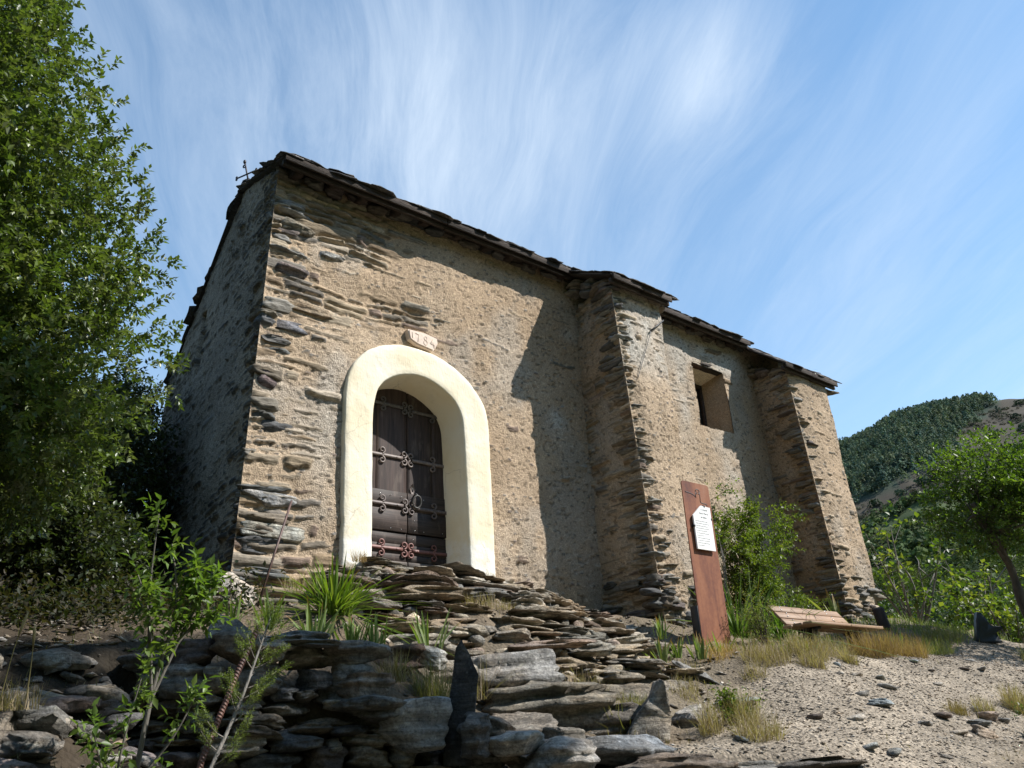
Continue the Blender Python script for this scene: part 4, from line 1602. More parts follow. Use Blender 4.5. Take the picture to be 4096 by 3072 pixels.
def shard(name, label, prof, c, thick, rz, colr, seed, rx=0, ry=0, cat='rock', mat=None):
    """an upright or leaning flake: outline in its own plane, real thickness, chipped faces"""
    r = np.random.default_rng(seed)
    bm = bmesh.new()
    vs = [bm.verts.new((x, -thick / 2 * r.uniform(.7, 1.1), z)) for x, z in prof]
    f = bm.faces.new(vs)
    e = bmesh.ops.extrude_face_region(bm, geom=[f])
    for v in e['geom']:
        if isinstance(v, bmesh.types.BMVert):
            v.co.y = thick / 2 * r.uniform(.6, 1.1)
            v.co.x *= r.uniform(.90, 1.0)
    bmesh.ops.recalc_face_normals(bm, faces=bm.faces[:])
    bmesh.ops.triangulate(bm, faces=bm.faces[:])
    bmesh.ops.subdivide_edges(bm, edges=bm.edges[:], cuts=3, use_grid_fill=True, smooth=.0)
    V = np.array([v.co[:] for v in bm.verts])
    for i, v in enumerate(bm.verts):
        v.index = i
    F = np.array([[v.index for v in f.verts] for f in bm.faces if len(f.verts) == 3])
    bm.free()
    sc_ = np.ptp(V, axis=0).max()
    V = V + (np.stack([fbm(V[:, 0] * 5 / sc_ + q * 9, V[:, 1] * 5 / sc_, V[:, 2] * 5 / sc_, seed + q, 3) for q in range(3)], 1)) * sc_ * .013
    V = V @ rotm(rx, ry, rz).T + np.array(c)
    return tag(build(name, V, [F], mat or M_ROCK, None, np.append(np.array(colr), 1.0)), label, cat)


shard('standing_slate', 'dark pointed slate standing upright on the wall', [(-.085, -.34), (.06, -.34), (.075, -.05), (.088, .12), (.040, .22), (-.012, .30), (-.040, .26), (-.060, .05), (-.075, -.15)], (2.81, 3.90, .25), .10, AZ0, (.060, .060, .062), 3, ry=.06)
stone('block', 'small dark block at the foot of the standing slate', (2.80, 3.80, .06), (.20, .24, .22), 61, (.11, .105, .10), p=5)
stone('boulder', 'big rounded pale boulder left of the standing slate', (2.56, 4.02, .12), (.42, .34, .27), 12, (.27, .27, .27), rough=.05, strata=.03, p=2.8, cuts=7)
stone('stone_block', 'squared grey block with a flat top on the steps', (3.88, 4.76, .45), (.60, .36, .31), 13, (.22, .21, .195), rz=AZ0 + .22, p=9, cuts=0, ry=-.05)
stone('stone_block', 'long low block left of the squared grey block', (3.36, 4.98, .45), (.62, .30, .17), 14, (.23, .215, .185), rz=AZ0 + .30, p=7, cuts=1, ry=-.08)
stone('step_block', 'long layered step block below the squared grey block', (3.96, 4.54, .22), (.92, .32, .28), 15, (.165, .150, .122), rz=AZ0 + .18, p=5.5, cuts=6, strata=.12, ry=-.05)
stone('step_block', 'brown layered step block right of the longest one', (5.00, 4.80, .31), (.56, .32, .19), 16, (.155, .135, .105), rz=AZ0 + .1, p=5, cuts=6, strata=.12)
stone('step_block', 'small grey step block nearest the leaning slab', (5.64, 4.92, .37), (.40, .3, .12), 17, (.20, .19, .17), rz=AZ0 + .05, p=4.5)
stone('rock', 'brown humped rock under the longest step block', (3.48, 4.24, .09), (.46, .34, .21), 18, (.165, .145, .12), p=3.6)
stone('rock', 'tan sloping rock against the standing slate', (3.04, 3.92, .04), (.33, .3, .19), 19, (.20, .17, .14), ry=.35, p=4)
stone('rock', 'wide dark rock with grass growing before it', (4.32, 4.36, .08), (.70, .4, .25), 20, (.145, .13, .112), p=4, ry=-.05, strata=.09)
shard('boulder', 'tall wedge shaped grey boulder with a pointed top', [(-.165, -.15), (-.10, -.205), (.11, -.195), (.150, -.04), (.135, .10), (.118, .185), (.092, .198), (.045, .11), (-.02, .04), (-.08, -.01)], (4.46, 4.08, .16), .24, AZ0, (.195, .185, .165), 21)
stone('slab', 'large bluish slab in front of the wedge shaped boulder', (3.90, 3.72, -.08), (.66, .46, .21), 22, (.155, .165, .175), ry=.05, p=3.2, strata=.07)
stone('flat_stone', 'smooth pale lens shaped stone half in shadow', (3.04, 3.76, .01), (.38, .30, .12), 23, (.30, .30, .295), p=2.4, cuts=4, rough=.03, strata=.02)
stone('flat_stone', 'pale grey flat stone beside the large bluish slab', (3.28, 3.66, -.08), (.40, .34, .19), 24, (.27, .255, .235), p=3, cuts=8)
stone('rock', 'small tan humped rock behind the pale grey flat stone', (3.64, 3.97, .02), (.38, .28, .16), 25, (.22, .195, .16), p=2.8)
stone('slab', 'long brown layered slab at the bottom edge of the picture', (3.94, 3.42, -.16), (.62, .34, .13), 26, (.13, .108, .088), strata=.14, p=4)
stone('slab', 'dark thin slab lying at the near edge of the path', (4.60, 3.02, -.20), (.68, .30, .12), 27, (.115, .105, .095), strata=.14, p=4.5, rz=AZ0 + .05)
stone('slab', 'pale broken slab between path edge and brown slab', (4.28, 3.22, -.21), (.48, .30, .11), 127, (.21, .20, .18), strata=.12, p=4)
stone('leaning_slab', 'grey slab tilted up beside the sign', (6.12, 4.92, .44), (.56, .36, .11), 28, (.165, .16, .15), ry=.50, rx=.2, p=5, strata=.12)
stone('flat_stone', 'bluish flat stone sunk in the gravel below the sign', (5.90, 4.40, .24), (.46, .3, .06), 29, (.21, .235, .235), p=3.4, ground=True)
stone('rock', 'pale half buried rock right of the wedge shaped boulder', (5.00, 4.12, .08), (.30, .26, .27), 30, (.27, .25, .22), rough=.09)
stone('flat_stone', 'light blue flat stone alone on the open path', (6.59, 3.60, .11), (.25, .2, .06), 31, (.25, .29, .31), ground=True, p=3)
stone('rock', 'pinkish flat rock at the right edge of the path', (7.80, 3.28, 0), (.22, .17, .09), 32, (.30, .245, .21), ground=True)
stone('rock', 'tilted tan rock below the pinkish one', (7.12, 3.06, 0), (.22, .16, .09), 33, (.29, .24, .19), ground=True, ry=.3)
stone('rock', 'grey flat rock half sunk among the stones at right', (7.30, 3.20, 0), (.26, .15, .05), 34, (.21, .205, .19), ground=True)
stone('boulder', 'whitish rough boulder at the foot of the chapel corner', (2.52, 6.78, 1.22), (.46, .42, .44), 35, (.34, .32, .29), rough=.10, strata=.02, p=2.6)
stone('boulder', 'mottled lump of masonry below the whitish boulder', (2.32, 6.40, 1.0), (.55, .4, .32), 36, (.24, .21, .17), rough=.12, strata=.03, p=2.8)
shard('slab', 'grey pointed slab leaning at the left end of the wall', [(-.13, -.06), (.12, -.07), (.10, .0), (.02, .06), (-.085, .10), (-.10, .09)], (1.72, 4.46, .60), .16, AZ0 + .2, (.215, .215, .21), 37, rx=-.35)
stone('capstone', 'thin grey capstone under the small irises', (2.00, 4.24, .56), (.40, .3, .07), 38, (.20, .205, .205), p=4, strata=.1)
stone('capstone', 'rounded tan capstone at the top of the wall', (1.80, 4.18, .50), (.30, .28, .12), 39, (.24, .215, .18), p=2.6)
stone('capstone', 'dark and pale wall stone under the iris row', (2.34, 4.22, .50), (.38, .3, .13), 40, (.19, .175, .155), p=3)
stone('capstone', 'brown rounded wall stone in half light', (2.34, 4.10, .32), (.36, .3, .13), 41, (.19, .15, .115), p=2.8)
stone('capstone', 'flat dark wall stone behind the big pale boulder', (2.36, 4.04, .215), (.48, .26, .09), 42, (.14, .135, .125), p=4, strata=.12)
stone('rock', 'long tan slab behind the single iris', (3.16, 4.98, .66), (.60, .3, .14), 43, (.24, .215, .175), rz=AZ0 + .28, p=4, ry=-.06)
stone('rock', 'reddish dark mossy rock below the single iris', (2.84, 4.56, .50), (.34, .3, .19), 44, (.105, .07, .05), p=3.4, strata=.1)
stone('rock', 'small white broken stone next to the reddish rock', (3.08, 4.62, .545), (.22, .16, .13), 45, (.34, .33, .30), ry=.4, p=4)

# scattered flakes on the path: small stones one can count
r = np.random.default_rng(71)
for i in range(34):
    x = r.uniform(4.6, 10.2)
    yc = np.interp(x, [3.5, 5, 6.5, 8, 9.5, 11], [2.75, 3.15, 3.55, 3.95, 4.15, 4.4])
    y = yc + r.uniform(-.75, .75)
    s_ = r.uniform(.05, .13)
    k_ = int(r.integers(0, 4))
    V, F = rock((s_ * 1.5, s_, s_ * .4), int(r.integers(1 << 30)), 2, 4, 8, .08, .06)
    V = V @ rotm(r.normal(0, .2), r.normal(0, .2), r.uniform(0, 6)).T + np.array([x, y, gz(x, y) + s_ * .08])
    o = build('path_stone', V, [F], M_ROCK, None, np.append([(.20, .19, .175), (.29, .265, .23), (.12, .095, .08), (.22, .24, .245)][k_] * np.array(r.uniform(.85, 1.15)), 1))
    tag(o, 'small loose schist flake lying on the gravel path', 'stone', 'small stones strewn on the gravel path')


def gravel(name, label, n, region, seed, size, dens=None):
    r = np.random.default_rng(seed)
    x = r.uniform(region[0], region[1], n)
    y = r.uniform(region[2], region[3], n)
    pm = path_mask(x, y) if dens is None else dens(x, y)
    k = r.random(n) < pm
    x, y = x[k], y[k]
    n = len(x)
    z = ground_z(x, y)
    base = np.array([(1, 0, 0), (.4, .8, 0), (-.7, .6, 0), (-.9, -.4, 0), (.2, -.9, 0), (0.1, 0, .75), (0, .1, -.6)], float)
    F = np.array([(0, 1, 5), (1, 2, 5), (2, 3, 5), (3, 4, 5), (4, 0, 5), (1, 0, 6), (2, 1, 6), (3, 2, 6), (4, 3, 6), (0, 4, 6)])
    s = size[0] + (size[1] - size[0]) * r.random(n) ** 3.2
    V = base[None] * r.uniform(.6, 1.3, (n, 7, 3)) * (s[:, None] * np.array([1.15, .8, .42]))[:, None] if False else base[None] * r.uniform(.6, 1.3, (n, 7, 3)) * s[:, None, None] * np.array([1.15, .8, .42])
    a = r.uniform(0, 6.28, n)
    tx = r.normal(0, .25, n)
    V[..., 2] += V[..., 0] * tx[:, None]
    ca, sa = np.cos(a)[:, None], np.sin(a)[:, None]
    V = np.stack([V[..., 0] * ca - V[..., 1] * sa + x[:, None], V[..., 0] * sa + V[..., 1] * ca + y[:, None], V[..., 2] + (z + s * .12)[:, None]], -1)
    FF = F[None] + (np.arange(n) * 7)[:, None, None]
    pal = np.array([(.30, .258, .210), (.255, .225, .19), (.34, .30, .25), (.21, .185, .16), (.285, .235, .18), (.38, .345, .30), (.24, .23, .215)])
    c = pal[r.integers(0, len(pal), n)] * r.uniform(.8, 1.2, (n, 1))
    c = np.repeat(np.concatenate([c, np.ones((n, 1))], 1), 7, 0)
    return tag(build(name, V.reshape(-1, 3), [FF.reshape(-1, 3)], M_ROCK, None, c), label, kind='stuff')


gravel('gravel', 'fine grey and tan schist gravel covering the path', 42000, (3.4, 12.5, 2.0, 5.6), 5, (.005, .021))
gravel('rubble', 'broken stone chips among the steps and along the chapel foot', 3600, (2.2, 8.0, 3.6, 6.6), 6, (.012, .05), lambda x, y: .55 * (1 - path_mask(x, y)))
gravel('stony_litter', 'loose stones in the dark earth of the left bank', 3000, (-2.0, 1.4, 3.4, 7.0), 8, (.012, .06), lambda x, y: np.full(x.shape, .6))

# ================================================================== SIGN
SX0, SX1, SY, SZ0, SZ1 = 6.955, 7.415, 5.50, .70, 2.555
sign = thing('information_sign', 'tall rusty steel sign with a white plaque of handwritten text', 'sign', ((SX0 + SX1) / 2, SY, SZ0))
bm = bmesh.new()
rad = .035
pts = [(SX0, SZ0), (SX1, SZ0)]
for cx_, cz_, a0 in ((SX1 - rad, SZ1 - rad, 0), (SX0 + rad, SZ1 - rad, 90)):
    for k in range(6):
        a = math.radians(a0 + k * 18)
        pts.append((cx_ + rad * math.cos(a), cz_ + rad * math.sin(a)))
vs = [bm.verts.new((x, SY, z)) for x, z in pts]
f = bm.faces.new(vs)
e = bmesh.ops.extrude_face_region(bm, geom=[f])
for v in e['geom']:
    if isinstance(v, bmesh.types.BMVert):
        v.co.y = SY + .012
bmesh.ops.recalc_face_normals(bm, faces=bm.faces[:])
me = bpy.data.meshes.new('panel')
bm.to_mesh(me)
bm.free()
me.materials.append(M_RUST)
panel = bpy.data.objects.new('panel', me)
C.objects.link(panel)
panel.parent = sign
panel.matrix_parent_inverse = Matrix.Translation(-sign.location)
for xa in (SX0 - .010, SX1):
    m = MB()
    m.add(*bevbox(xa, xa + .010, SY + .004, SY + .10, SZ0, 1.22, .003))
    m.build('side_flange', M_DARK, sign)


def sgx(u):
    return SX0 + u * (SX1 - SX0)


# plaque
PQ = [(.185, 1.804), (.835, 1.804), (.838, 2.285), (.64, 2.287), (.51, 2.290), (.18, 2.168)]
bm = bmesh.new()
pp = []
rj = random.Random(4)
for i, (u, z) in enumerate(PQ):
    u2, z2 = PQ[(i + 1) % len(PQ)]
    nseg = 9 if i in (2, 3, 4) else 1
    for k in range(nseg):
        t = k / nseg
        j = rj.uniform(-.004, .004) if (nseg > 1 and k) else 0
        pp.append((sgx(u + (u2 - u) * t) + j, z + (z2 - z) * t + j))
vs = [bm.verts.new((x, SY - .036, z)) for x, z in pp]
f = bm.faces.new(vs)
e = bmesh.ops.extrude_face_region(bm, geom=[f])
for v in e['geom']:
    if isinstance(v, bmesh.types.BMVert):
        v.co.y = SY - .018
bmesh.ops.recalc_face_normals(bm, faces=bm.faces[:])
me = bpy.data.meshes.new('plaque')
bm.to_mesh(me)
bm.free()
me.materials.append(M_PLAQUE)
plaque = bpy.data.objects.new('plaque', me)
C.objects.link(plaque)
plaque.parent = sign
plaque.matrix_parent_inverse = Matrix.Translation(-sign.location)
for (u, z) in ((.178, 2.053), (.845, 2.154), (.63, 2.288)):
    m = MB()
    m.add(*bevbox(sgx(u) - .012, sgx(u) + .012, SY - .040, SY - .002, z - .012, z + .012, .003))
    m.build('clip', M_DARK, sign)
for z in (1.86, 2.10):
    m = MB()
    m.add(*box(sgx(.25), sgx(.78), SY - .018, SY - .0, z, z + .04))
    m.build('mounting_bar', M_DARK, sign)


def text(body, x, z, size, align='LEFT', shear=.22, y=SY - .0372, parent=plaque, name='lettering'):
    cu = bpy.data.curves.new('t', 'FONT')
    cu.body = body
    cu.size = size
    cu.align_x = align
    cu.shear = shear
    cu.extrude = .0004
    ob = bpy.data.objects.new('t', cu)
    C.objects.link(ob)
    ob.rotation_euler = (math.radians(90), 0, 0)
    ob.location = (x, y, z)
    bpy.context.view_layer.update()
    me = bpy.data.meshes.new_from_object(ob.evaluated_get(bpy.context.evaluated_depsgraph_get()))
    me.transform(ob.matrix_world)
    bpy.data.objects.remove(ob)
    bpy.data.curves.remove(cu)
    return me


def lettering(lines):
    bm = bmesh.new()
    for a in lines:
        me = text(*a)
        bm.from_mesh(me)
        bpy.data.meshes.remove(me)
    me = bpy.data.meshes.new('lettering')
    bm.to_mesh(me)
    bm.free()
    me.materials.append(M_INK)
    o = bpy.data.objects.new('lettering', me)
    C.objects.link(o)
    o.parent = plaque
    return o


LINES = [('la Chapelle', sgx(.60), 2.236, .026, 'CENTER'), ('Saint Pierre', sgx(.57), 2.192, .033, 'CENTER'), ('de Belloc', sgx(.55), 2.150, .028, 'CENTER')]
body = ['Cette chapelle est la chapelle du village', 'de Belloc, mentionnée dès le onzième siècle.', 'C’est un édifice roman à nef unique et', 'chevet plat. La porte s’ouvre au midi dans',
        'le mur de la nef ; elle date de 1784.', 'Il y a deux statues en bois polychrome,', 'la vierge et saint Pierre.', 'Le chemin de la chapelle part de la place', 'et monte vers le col en une demi heure',
        'par les terrasses ; la vallée de la Rotja', 'reste en contrebas.']
for i, t in enumerate(body):
    LINES.append((t, sgx(.225), 2.108 - i * .0265, .0128, 'LEFT'))
lettering(LINES)
m = MB()


def cut(pts, wd=.009):
    m.add(*flatbar(np.array([(sgx(u), 0, z) for u, z in pts]), wd, SY - .0008, .0012), (.02, .015, .013))


cut([(.09, 2.430), (.18, 2.428), (.28, 2.424), (.37, 2.416), (.42, 2.405), (.45, 2.394)])
cut([(.47, 2.384), (.468, 2.42), (.468, 2.455)])
cut([(.468, 2.455), (.50, 2.476), (.54, 2.485), (.58, 2.482), (.63, 2.466)])
cut([(.63, 2.466), (.625, 2.42), (.613, 2.345)])
cut([(.613, 2.345), (.69, 2.332), (.77, 2.333), (.84, 2.329), (.853, 2.312)])
for u in (.512, .580):
    cut([(u, 2.458), (u, 2.450)], .014)
    cut([(u, 2.442), (u, 2.428)], .014)
m.build('cut_out_drawing', M_DARK, sign)

# ================================================================== BENCH
BX0, BX1 = 8.06, 9.56
bench = thing('bench', 'low slatted timber bench half sunk in dry grass', 'bench', (8.85, 5.2, .62))
seatz = 1.03


def slat(name, y, z, wid, th, tilt, x0=BX0, x1=BX1, label=None, seed=0):
    rr = random.Random(seed)
    V, F = bevbox(x0, x1, -wid / 2, wid / 2, -th / 2, th / 2, .006)
    V = V @ rotm(tilt, 0, 0).T + np.array([0, y, z])
    m = MB()
    c = np.array([.255, .160, .100]) * rr.uniform(.85, 1.15)
    m.add(V, F, np.append(c, 1))
    o = m.build(name, M_BENCH, bench)
    return o


for i, (y, z) in enumerate([(5.00, seatz), (5.125, seatz - .004), (5.25, seatz - .012)]):
    slat('seat_slat', y, z, .112, .034, -.03, BX0 + .03, BX1, seed=i)
bt_ = math.radians(50)
for i in range(3):
    q = .07 + i * .105
    y, z = 5.30 + q * math.cos(bt_), seatz + .005 + q * math.sin(bt_)
    slat('back_slat', y, z, .096, .030, bt_, BX0 + .12, BX1 + .02, seed=5 + i)
for x in (BX0 + .30, BX1 - .28):
    for i in range(3):
        q = .07 + i * .105
        for dq in (-.025, .025):
            V, F = ico(1)
            m = MB()
            yy, zz = 5.30 + (q + dq) * math.cos(bt_) - .018 * math.sin(bt_), seatz + .005 + (q + dq) * math.sin(bt_) + .018 * math.cos(bt_)
            m.add(V * .009 + np.array([x + dq * .6, yy - .0, zz]), [F], (.6, .6, .6))
            m.build('bolt_head', M_BOLT, bench)
for x in (BX0 + .30, BX1 - .28):
    m = MB()
    m.add(*tube([(x, 5.02, seatz - .03), (x, 5.28, seatz - .05), (x, 5.33, seatz + .02), (x, 5.33 + .36 * math.cos(bt_) + .01, seatz + .005 + .36 * math.sin(bt_) - .03)], .018, 6), (.02, .02, .02))
    m.add(*bevbox(x - .05, x + .05, 5.08, 5.22, .45, seatz - .035, .008))
    m.build('support', M_DARK, bench)

# ================================================================== POSTS, RODS
m = MB()
m.add(*tube([(11.42, 5.9, 1.0), (11.43, 5.9, 1.25), (11.38, 5.91, 1.49)], [.085, .082, .078], 9), (.045, .030, .026))
m.add(*tube([(11.38, 5.91, 1.485), (11.375, 5.91, 1.50)], [.075, .05], 9), (.055, .04, .034))
tag(m.build('post', M_BARK), 'stout dark timber post beyond the right end of the bench', 'post')
shard('slate_shard', 'black pointed slab standing in grass beside the upper path', [(-.17, -.22), (.16, -.22), (.12, -.09), (.21, -.04), (.20, -.01), (.07, .0), (.025, .11), (-.015, .18), (-.045, .19), (-.09, .08)], (12.15, 4.90, 1.15), .14, AZ0 - .1, (.02, .022, .026), 8, mat=M_BLACK)
m = MB()
m.add(*tube([(2.30, 5.55, .95), (2.40, 5.58, 1.3), (2.53, 5.62, 1.74)], .0085, 6), (.085, .045, .035))
tag(m.build('iron_rod', M_IRON), 'thin rusty rod leaning before the chapel corner', 'rod')
m = MB()
m.add(*tube([(1.255, 3.62, -.35), (1.32, 3.64, .0), (1.46, 3.70, .34), (1.56, 3.74, .55)], .0125, 7), (.105, .050, .036))
for k in range(70):
    f = k / 70
    c = np.array([1.255 + f * .305, 3.62 + f * .12, -.35 + f * .90])
    c = np.array([np.interp(c[2], [-.35, 0, .34, .55], [1.255, 1.32, 1.46, 1.56]), np.interp(c[2], [-.35, 0, .34, .55], [3.62, 3.64, 3.70, 3.74]), c[2]])
    m.add(*tube([c + np.array([-.002, 0, -.002]), c + np.array([.003, 0, .003])], 0.0145, 7), (.095, .045, .033))
tag(m.build('rebar', M_IRON), 'thick ribbed rusty bar propping the young juniper', 'rod')

# ================================================================== FOLIAGE
def unit(a):
    return a / (np.linalg.norm(a, axis=-1, keepdims=True) + 1e-9)


def leaves(P, D, N, L, W, c, fold=.18, jag=False):
    """folded leaf blades: base, two flanks, tip"""
    n = len(P)
    L = np.broadcast_to(L, (n,))[:, None]
    W = np.broadcast_to(W, (n,))[:, None]
    S = unit(np.cross(D, N))
    N2 = np.cross(S, D)
    a = P + D * L * .42 + S * W * .5 + N2 * W * fold
    b = P + D * L * .42 - S * W * .5 + N2 * W * fold
    t = P + D * L - N2 * L * .08
    V = np.stack([P, a, t, b], 1).reshape(-1, 3)
    i = np.arange(n)[:, None] * 4
    F = np.concatenate([i + np.array([0, 1, 2]), i + np.array([0, 2, 3])])
    col = np.repeat(np.concatenate([c, np.ones((n, 1))], 1), 4, 0)
    return V, F, col


def twigs(B, D, r, n=12, tl=.22, L=.04, W=.02, pal=None, bend=.15, spread=.9, jitter=.18, up=.25):
    """leafy twigs from base points B along D"""
    m = len(B)
    if np.isscalar(tl):
        tl = np.full(m, tl)
    tl = tl * r.uniform(.7, 1.3, m)
    t = np.linspace(.12, 1, n)[None].repeat(m, 0) + r.uniform(-.04, .04, (m, n))
    ref = unit(r.normal(size=(m, 3)))
    A = unit(np.cross(D, ref))
    Bn = np.cross(D, A)
    P = B[:, None] + D[:, None] * (tl[:, None] * t)[..., None] + (bend * tl[:, None] * (t ** 2))[..., None] * A[:, None]
    ph = np.arange(n)[None] * 2.4 + r.uniform(0, 6.28, (m, 1))
    R = np.cos(ph)[..., None] * A[:, None] + np.sin(ph)[..., None] * Bn[:, None]
    LD = unit(D[:, None] * (.35 + .5 * t[..., None]) + R * spread + r.normal(0, jitter, (m, n, 3)))
    NN = unit(np.cross(LD, np.cross(np.array([0, 0, 1.0]), LD)) + np.array([0, 0, up]) + r.normal(0, .45, (m, n, 3)))
    Ls = L * r.uniform(.65, 1.25, (m, n))
    c = pal(r, m)[:, None] * r.uniform(.75, 1.25, (m, n, 1))
    f = lambda a: a.reshape(-1, a.shape[-1])
    return leaves(f(P), f(LD), f(NN), Ls.ravel(), (Ls * W / L).ravel(), f(c))


def twig_stems(B, D, tl, rad, c):
    """thin three-sided stems for many twigs at once"""
    m = len(B)
    A = unit(np.cross(D, np.array([.3, .2, .9])))
    Bn = np.cross(D, A)
    an = np.arange(3) * 2.094
    ring = np.cos(an)[None, :, None] * A[:, None] + np.sin(an)[None, :, None] * Bn[:, None]
    tl = np.broadcast_to(tl, (m,))
    V = np.concatenate([B[:, None] + ring * rad, (B + D * tl[:, None])[:, None] + ring * rad * .4], 1)
    i = np.arange(m)[:, None, None] * 6
    F = (i + np.array([(0, 1, 4, 3), (1, 2, 5, 4), (2, 0, 3, 5)])[None]).reshape(-1, 4)
    return V.reshape(-1, 3), F, np.tile(np.append(c, 1.0), (m * 6, 1))


def palette(*cs):
    cs = np.array(cs)

    def f(r, n):
        a = cs[r.integers(0, len(cs), n)]
        b = cs[r.integers(0, len(cs), n)]
        t = r.random((n, 1))
        return (a * t + b * (1 - t)) * r.uniform(.8, 1.2, (n, 1))
    return f


def blob_points(blobs, n, r, seed=0, clump=.0, freq=1.6, shell=.55):
    """points in a set of ellipsoids, gathered near the skin, thinned by noise"""
    w_ = np.array([b[1][0] * b[1][1] + b[1][1] * b[1][2] + b[1][0] * b[1][2] for b in blobs])
    w_ = w_ * np.array([b[2] if len(b) > 2 else 1 for b in blobs])
    k = r.choice(len(blobs), n * 3, p=w_ / w_.sum())
    c = np.array([b[0] for b in blobs])[k]
    s = np.array([b[1] for b in blobs])[k]
    d = unit(r.normal(size=(n * 3, 3)))
    q = 1 - shell * r.random((n * 3, 1)) ** 1.6
    wob = 1 + .20 * vnoise(d[:, 0] * 2.6 + k * 7.1, d[:, 1] * 2.6, d[:, 2] * 2.6, seed)[:, None] + .10 * vnoise(d[:, 0] * 6 + k, d[:, 1] * 6, d[:, 2] * 6, seed + 1)[:, None]
    P = c + d * s * q * wob
    out = unit(d / s)
    # drop points lying deep inside another blob
    deep = np.zeros(len(P), bool)
    for b in blobs:
        e = (((P - np.array(b[0])) / np.array(b[1])) ** 2).sum(1)
        deep |= e < (1 - shell) ** 2 * .55
    g = vnoise(P[:, 0] * freq, P[:, 1] * freq, P[:, 2] * freq, seed + 5) + .5 * vnoise(P[:, 0] * freq * 2.3, P[:, 1] * freq * 2.3, P[:, 2] * freq * 2.3, seed + 6)
    keep = (~deep) & (g > clump - .6)
    P, out, q = P[keep][:n], out[keep][:n], q[keep][:n]
    return P, out


def limb(m, pts, r0, r1, c, k=7, n=14, knob=.0, seed=0):
    p = smooth_path(pts, n)
    rr = np.linspace(r0, r1, n) * (1 + knob * vnoise(np.arange(n) * .9, np.zeros(n), seed=seed))
    m.add(*tube(p, rr, k), c)
    return p


def tree(name, label, cat, base, trunk_pts, r0, r1, blobs, n_tw, r, pal, leaf=(.034, .017), tl=.2, nl=14, barkc=(.09, .075, .06), mat=None, clump=.1, freq=1.6, group=None, limbs=True, outw=.9, shell=.55, upw=.25, seed=0, stems=True):
    t = thing(name, label, cat, base, group)
    m = MB()
    p = limb(m, trunk_pts, r0, r1, barkc, 9, 18, .25, seed)
    if limbs:
        for i, b in enumerate(blobs):
            c = np.array(b[0])
            s = p[int(len(p) * (.45 + .5 * ((i * .37) % 1)))]
            mid = (s + c) / 2 + r.normal(0, .08, 3) * np.linalg.norm(c - s)
            lp = limb(m, [s, mid, c], r1 * .8, r1 * .22, barkc, 6, 9, .2, i)
            for q in range(4):
                e = c + unit(r.normal(size=3)) * np.array(b[1]) * .75
                s2 = lp[int(r.integers(4, 9))]
                limb(m, [s2, (s2 + e) / 2 + r.normal(0, .05, 3), e], r1 * .25, r1 * .05, barkc, 4, 6)
    m.build('trunk', M_BARK, t, True)
    B, O = blob_points(blobs, n_tw, r, seed, clump, freq, shell)
    D = unit(O * outw + r.normal(0, .55, O.shape) + np.array([0, 0, upw]))
    V, F, c = twigs(B, D, r, nl, tl, leaf[0], leaf[1], pal)
    mm = MB()
    mm.add(V, [F], c)
    if stems:
        V, F, c = twig_stems(B - D * tl * .4, D, tl * 1.3, .0022, np.array(barkc))
        mm.add(V, [F], c)
    mm.build('crown', mat or M_LEAF, t, False)
    return t


r = np.random.default_rng(2024)
OAKP = palette((.088, .122, .028), (.066, .100, .024), (.108, .142, .036), (.048, .076, .020), (.130, .148, .072))
OAKB = [((-1.00, 5.35, 6.6), (1.25, 1.3, 1.2)), ((-.95, 5.1, 5.25), (1.30, 1.25, 1.15)), ((-.55, 5.0, 4.25), (1.05, 1.1, .85)), ((-.45, 4.95, 3.45), (1.30, 1.1, .85)),
        ((.12, 5.0, 2.80), (1.02, 1.0, .72)), ((.15, 5.0, 2.20), (1.10, .95, .55)), ((-.10, 4.9, 1.65), (1.20, .9, .45)), ((-.65, 4.7, 1.20), (.80, .8, .30)), ((-1.9, 5.4, 3.2), (1.5, 1.3, 1.4), .3), ((-1.9, 5.6, 5.2), (1.4, 1.3, 1.5), .3), ((-1.6, 5.3, 1.9), (1.1, 1, .7), .3), ((.40, 5.2, 1.70), (.70, .8, .42))]
tree('holm_oak', 'tall dense evergreen oak filling the left of the view', 'tree', (-1.4, 5.9, .9), [(-1.5, 6.0, .7), (-1.45, 5.9, 1.6), (-1.2, 5.6, 3.0), (-1.2, 5.5, 4.6), (-1.1, 5.4, 6.2)], .24, .08, OAKB, 34000, r, OAKP,
     (.040, .021), .105, 14, (.06, .052, .042), M_OAK, .05, 1.9, seed=3, shell=.85, stems=False)

# a young evergreen whose lower boughs hang dark behind the oak
DARKP = palette((.035, .050, .018), (.028, .042, .016), (.05, .055, .025))
r = np.random.default_rng(55)
for i, (c, s, lab) in enumerate([((2.15, 9.3, 2.75), (.50, .6, 1.15), 'dark evergreen pressed against the far part of the gable wall'), ((1.55, 8.7, 2.0), (.65, .6, .9), 'dark bush in the gap between oak and gable'), ((1.15, 7.5, 1.55), (.55, .5, .55), 'low dark bush in the shade behind the oak boughs'),
                                 ((1.75, 10.6, 3.3), (.8, .8, 1.2), 'tall dark evergreen behind the oak'), ((2.5, 11.6, 3.6), (.8, .8, 1.3), 'dark evergreen on the bank beyond the far corner of the gable'), ((1.75, 7.9, 1.45), (.35, .4, .45), 'small dark bush at the foot of the gable wall')]):
    tree('bush', lab, 'bush', (c[0], c[1], gz(c[0], c[1])), [(c[0], c[1], gz(c[0], c[1]) - .1), (c[0] + .05, c[1], c[2] - .2), (c[0], c[1], c[2] + s[2] * .4)], .05, .02, [(c, s), ((c[0] - .5, c[1] + .2, c[2] - .3), tuple(q * .7 for q in s))], 1700, r, DARKP, (.06, .032), .24, 12, mat=M_OAK, seed=20 + i, clump=.15)
m = MB()
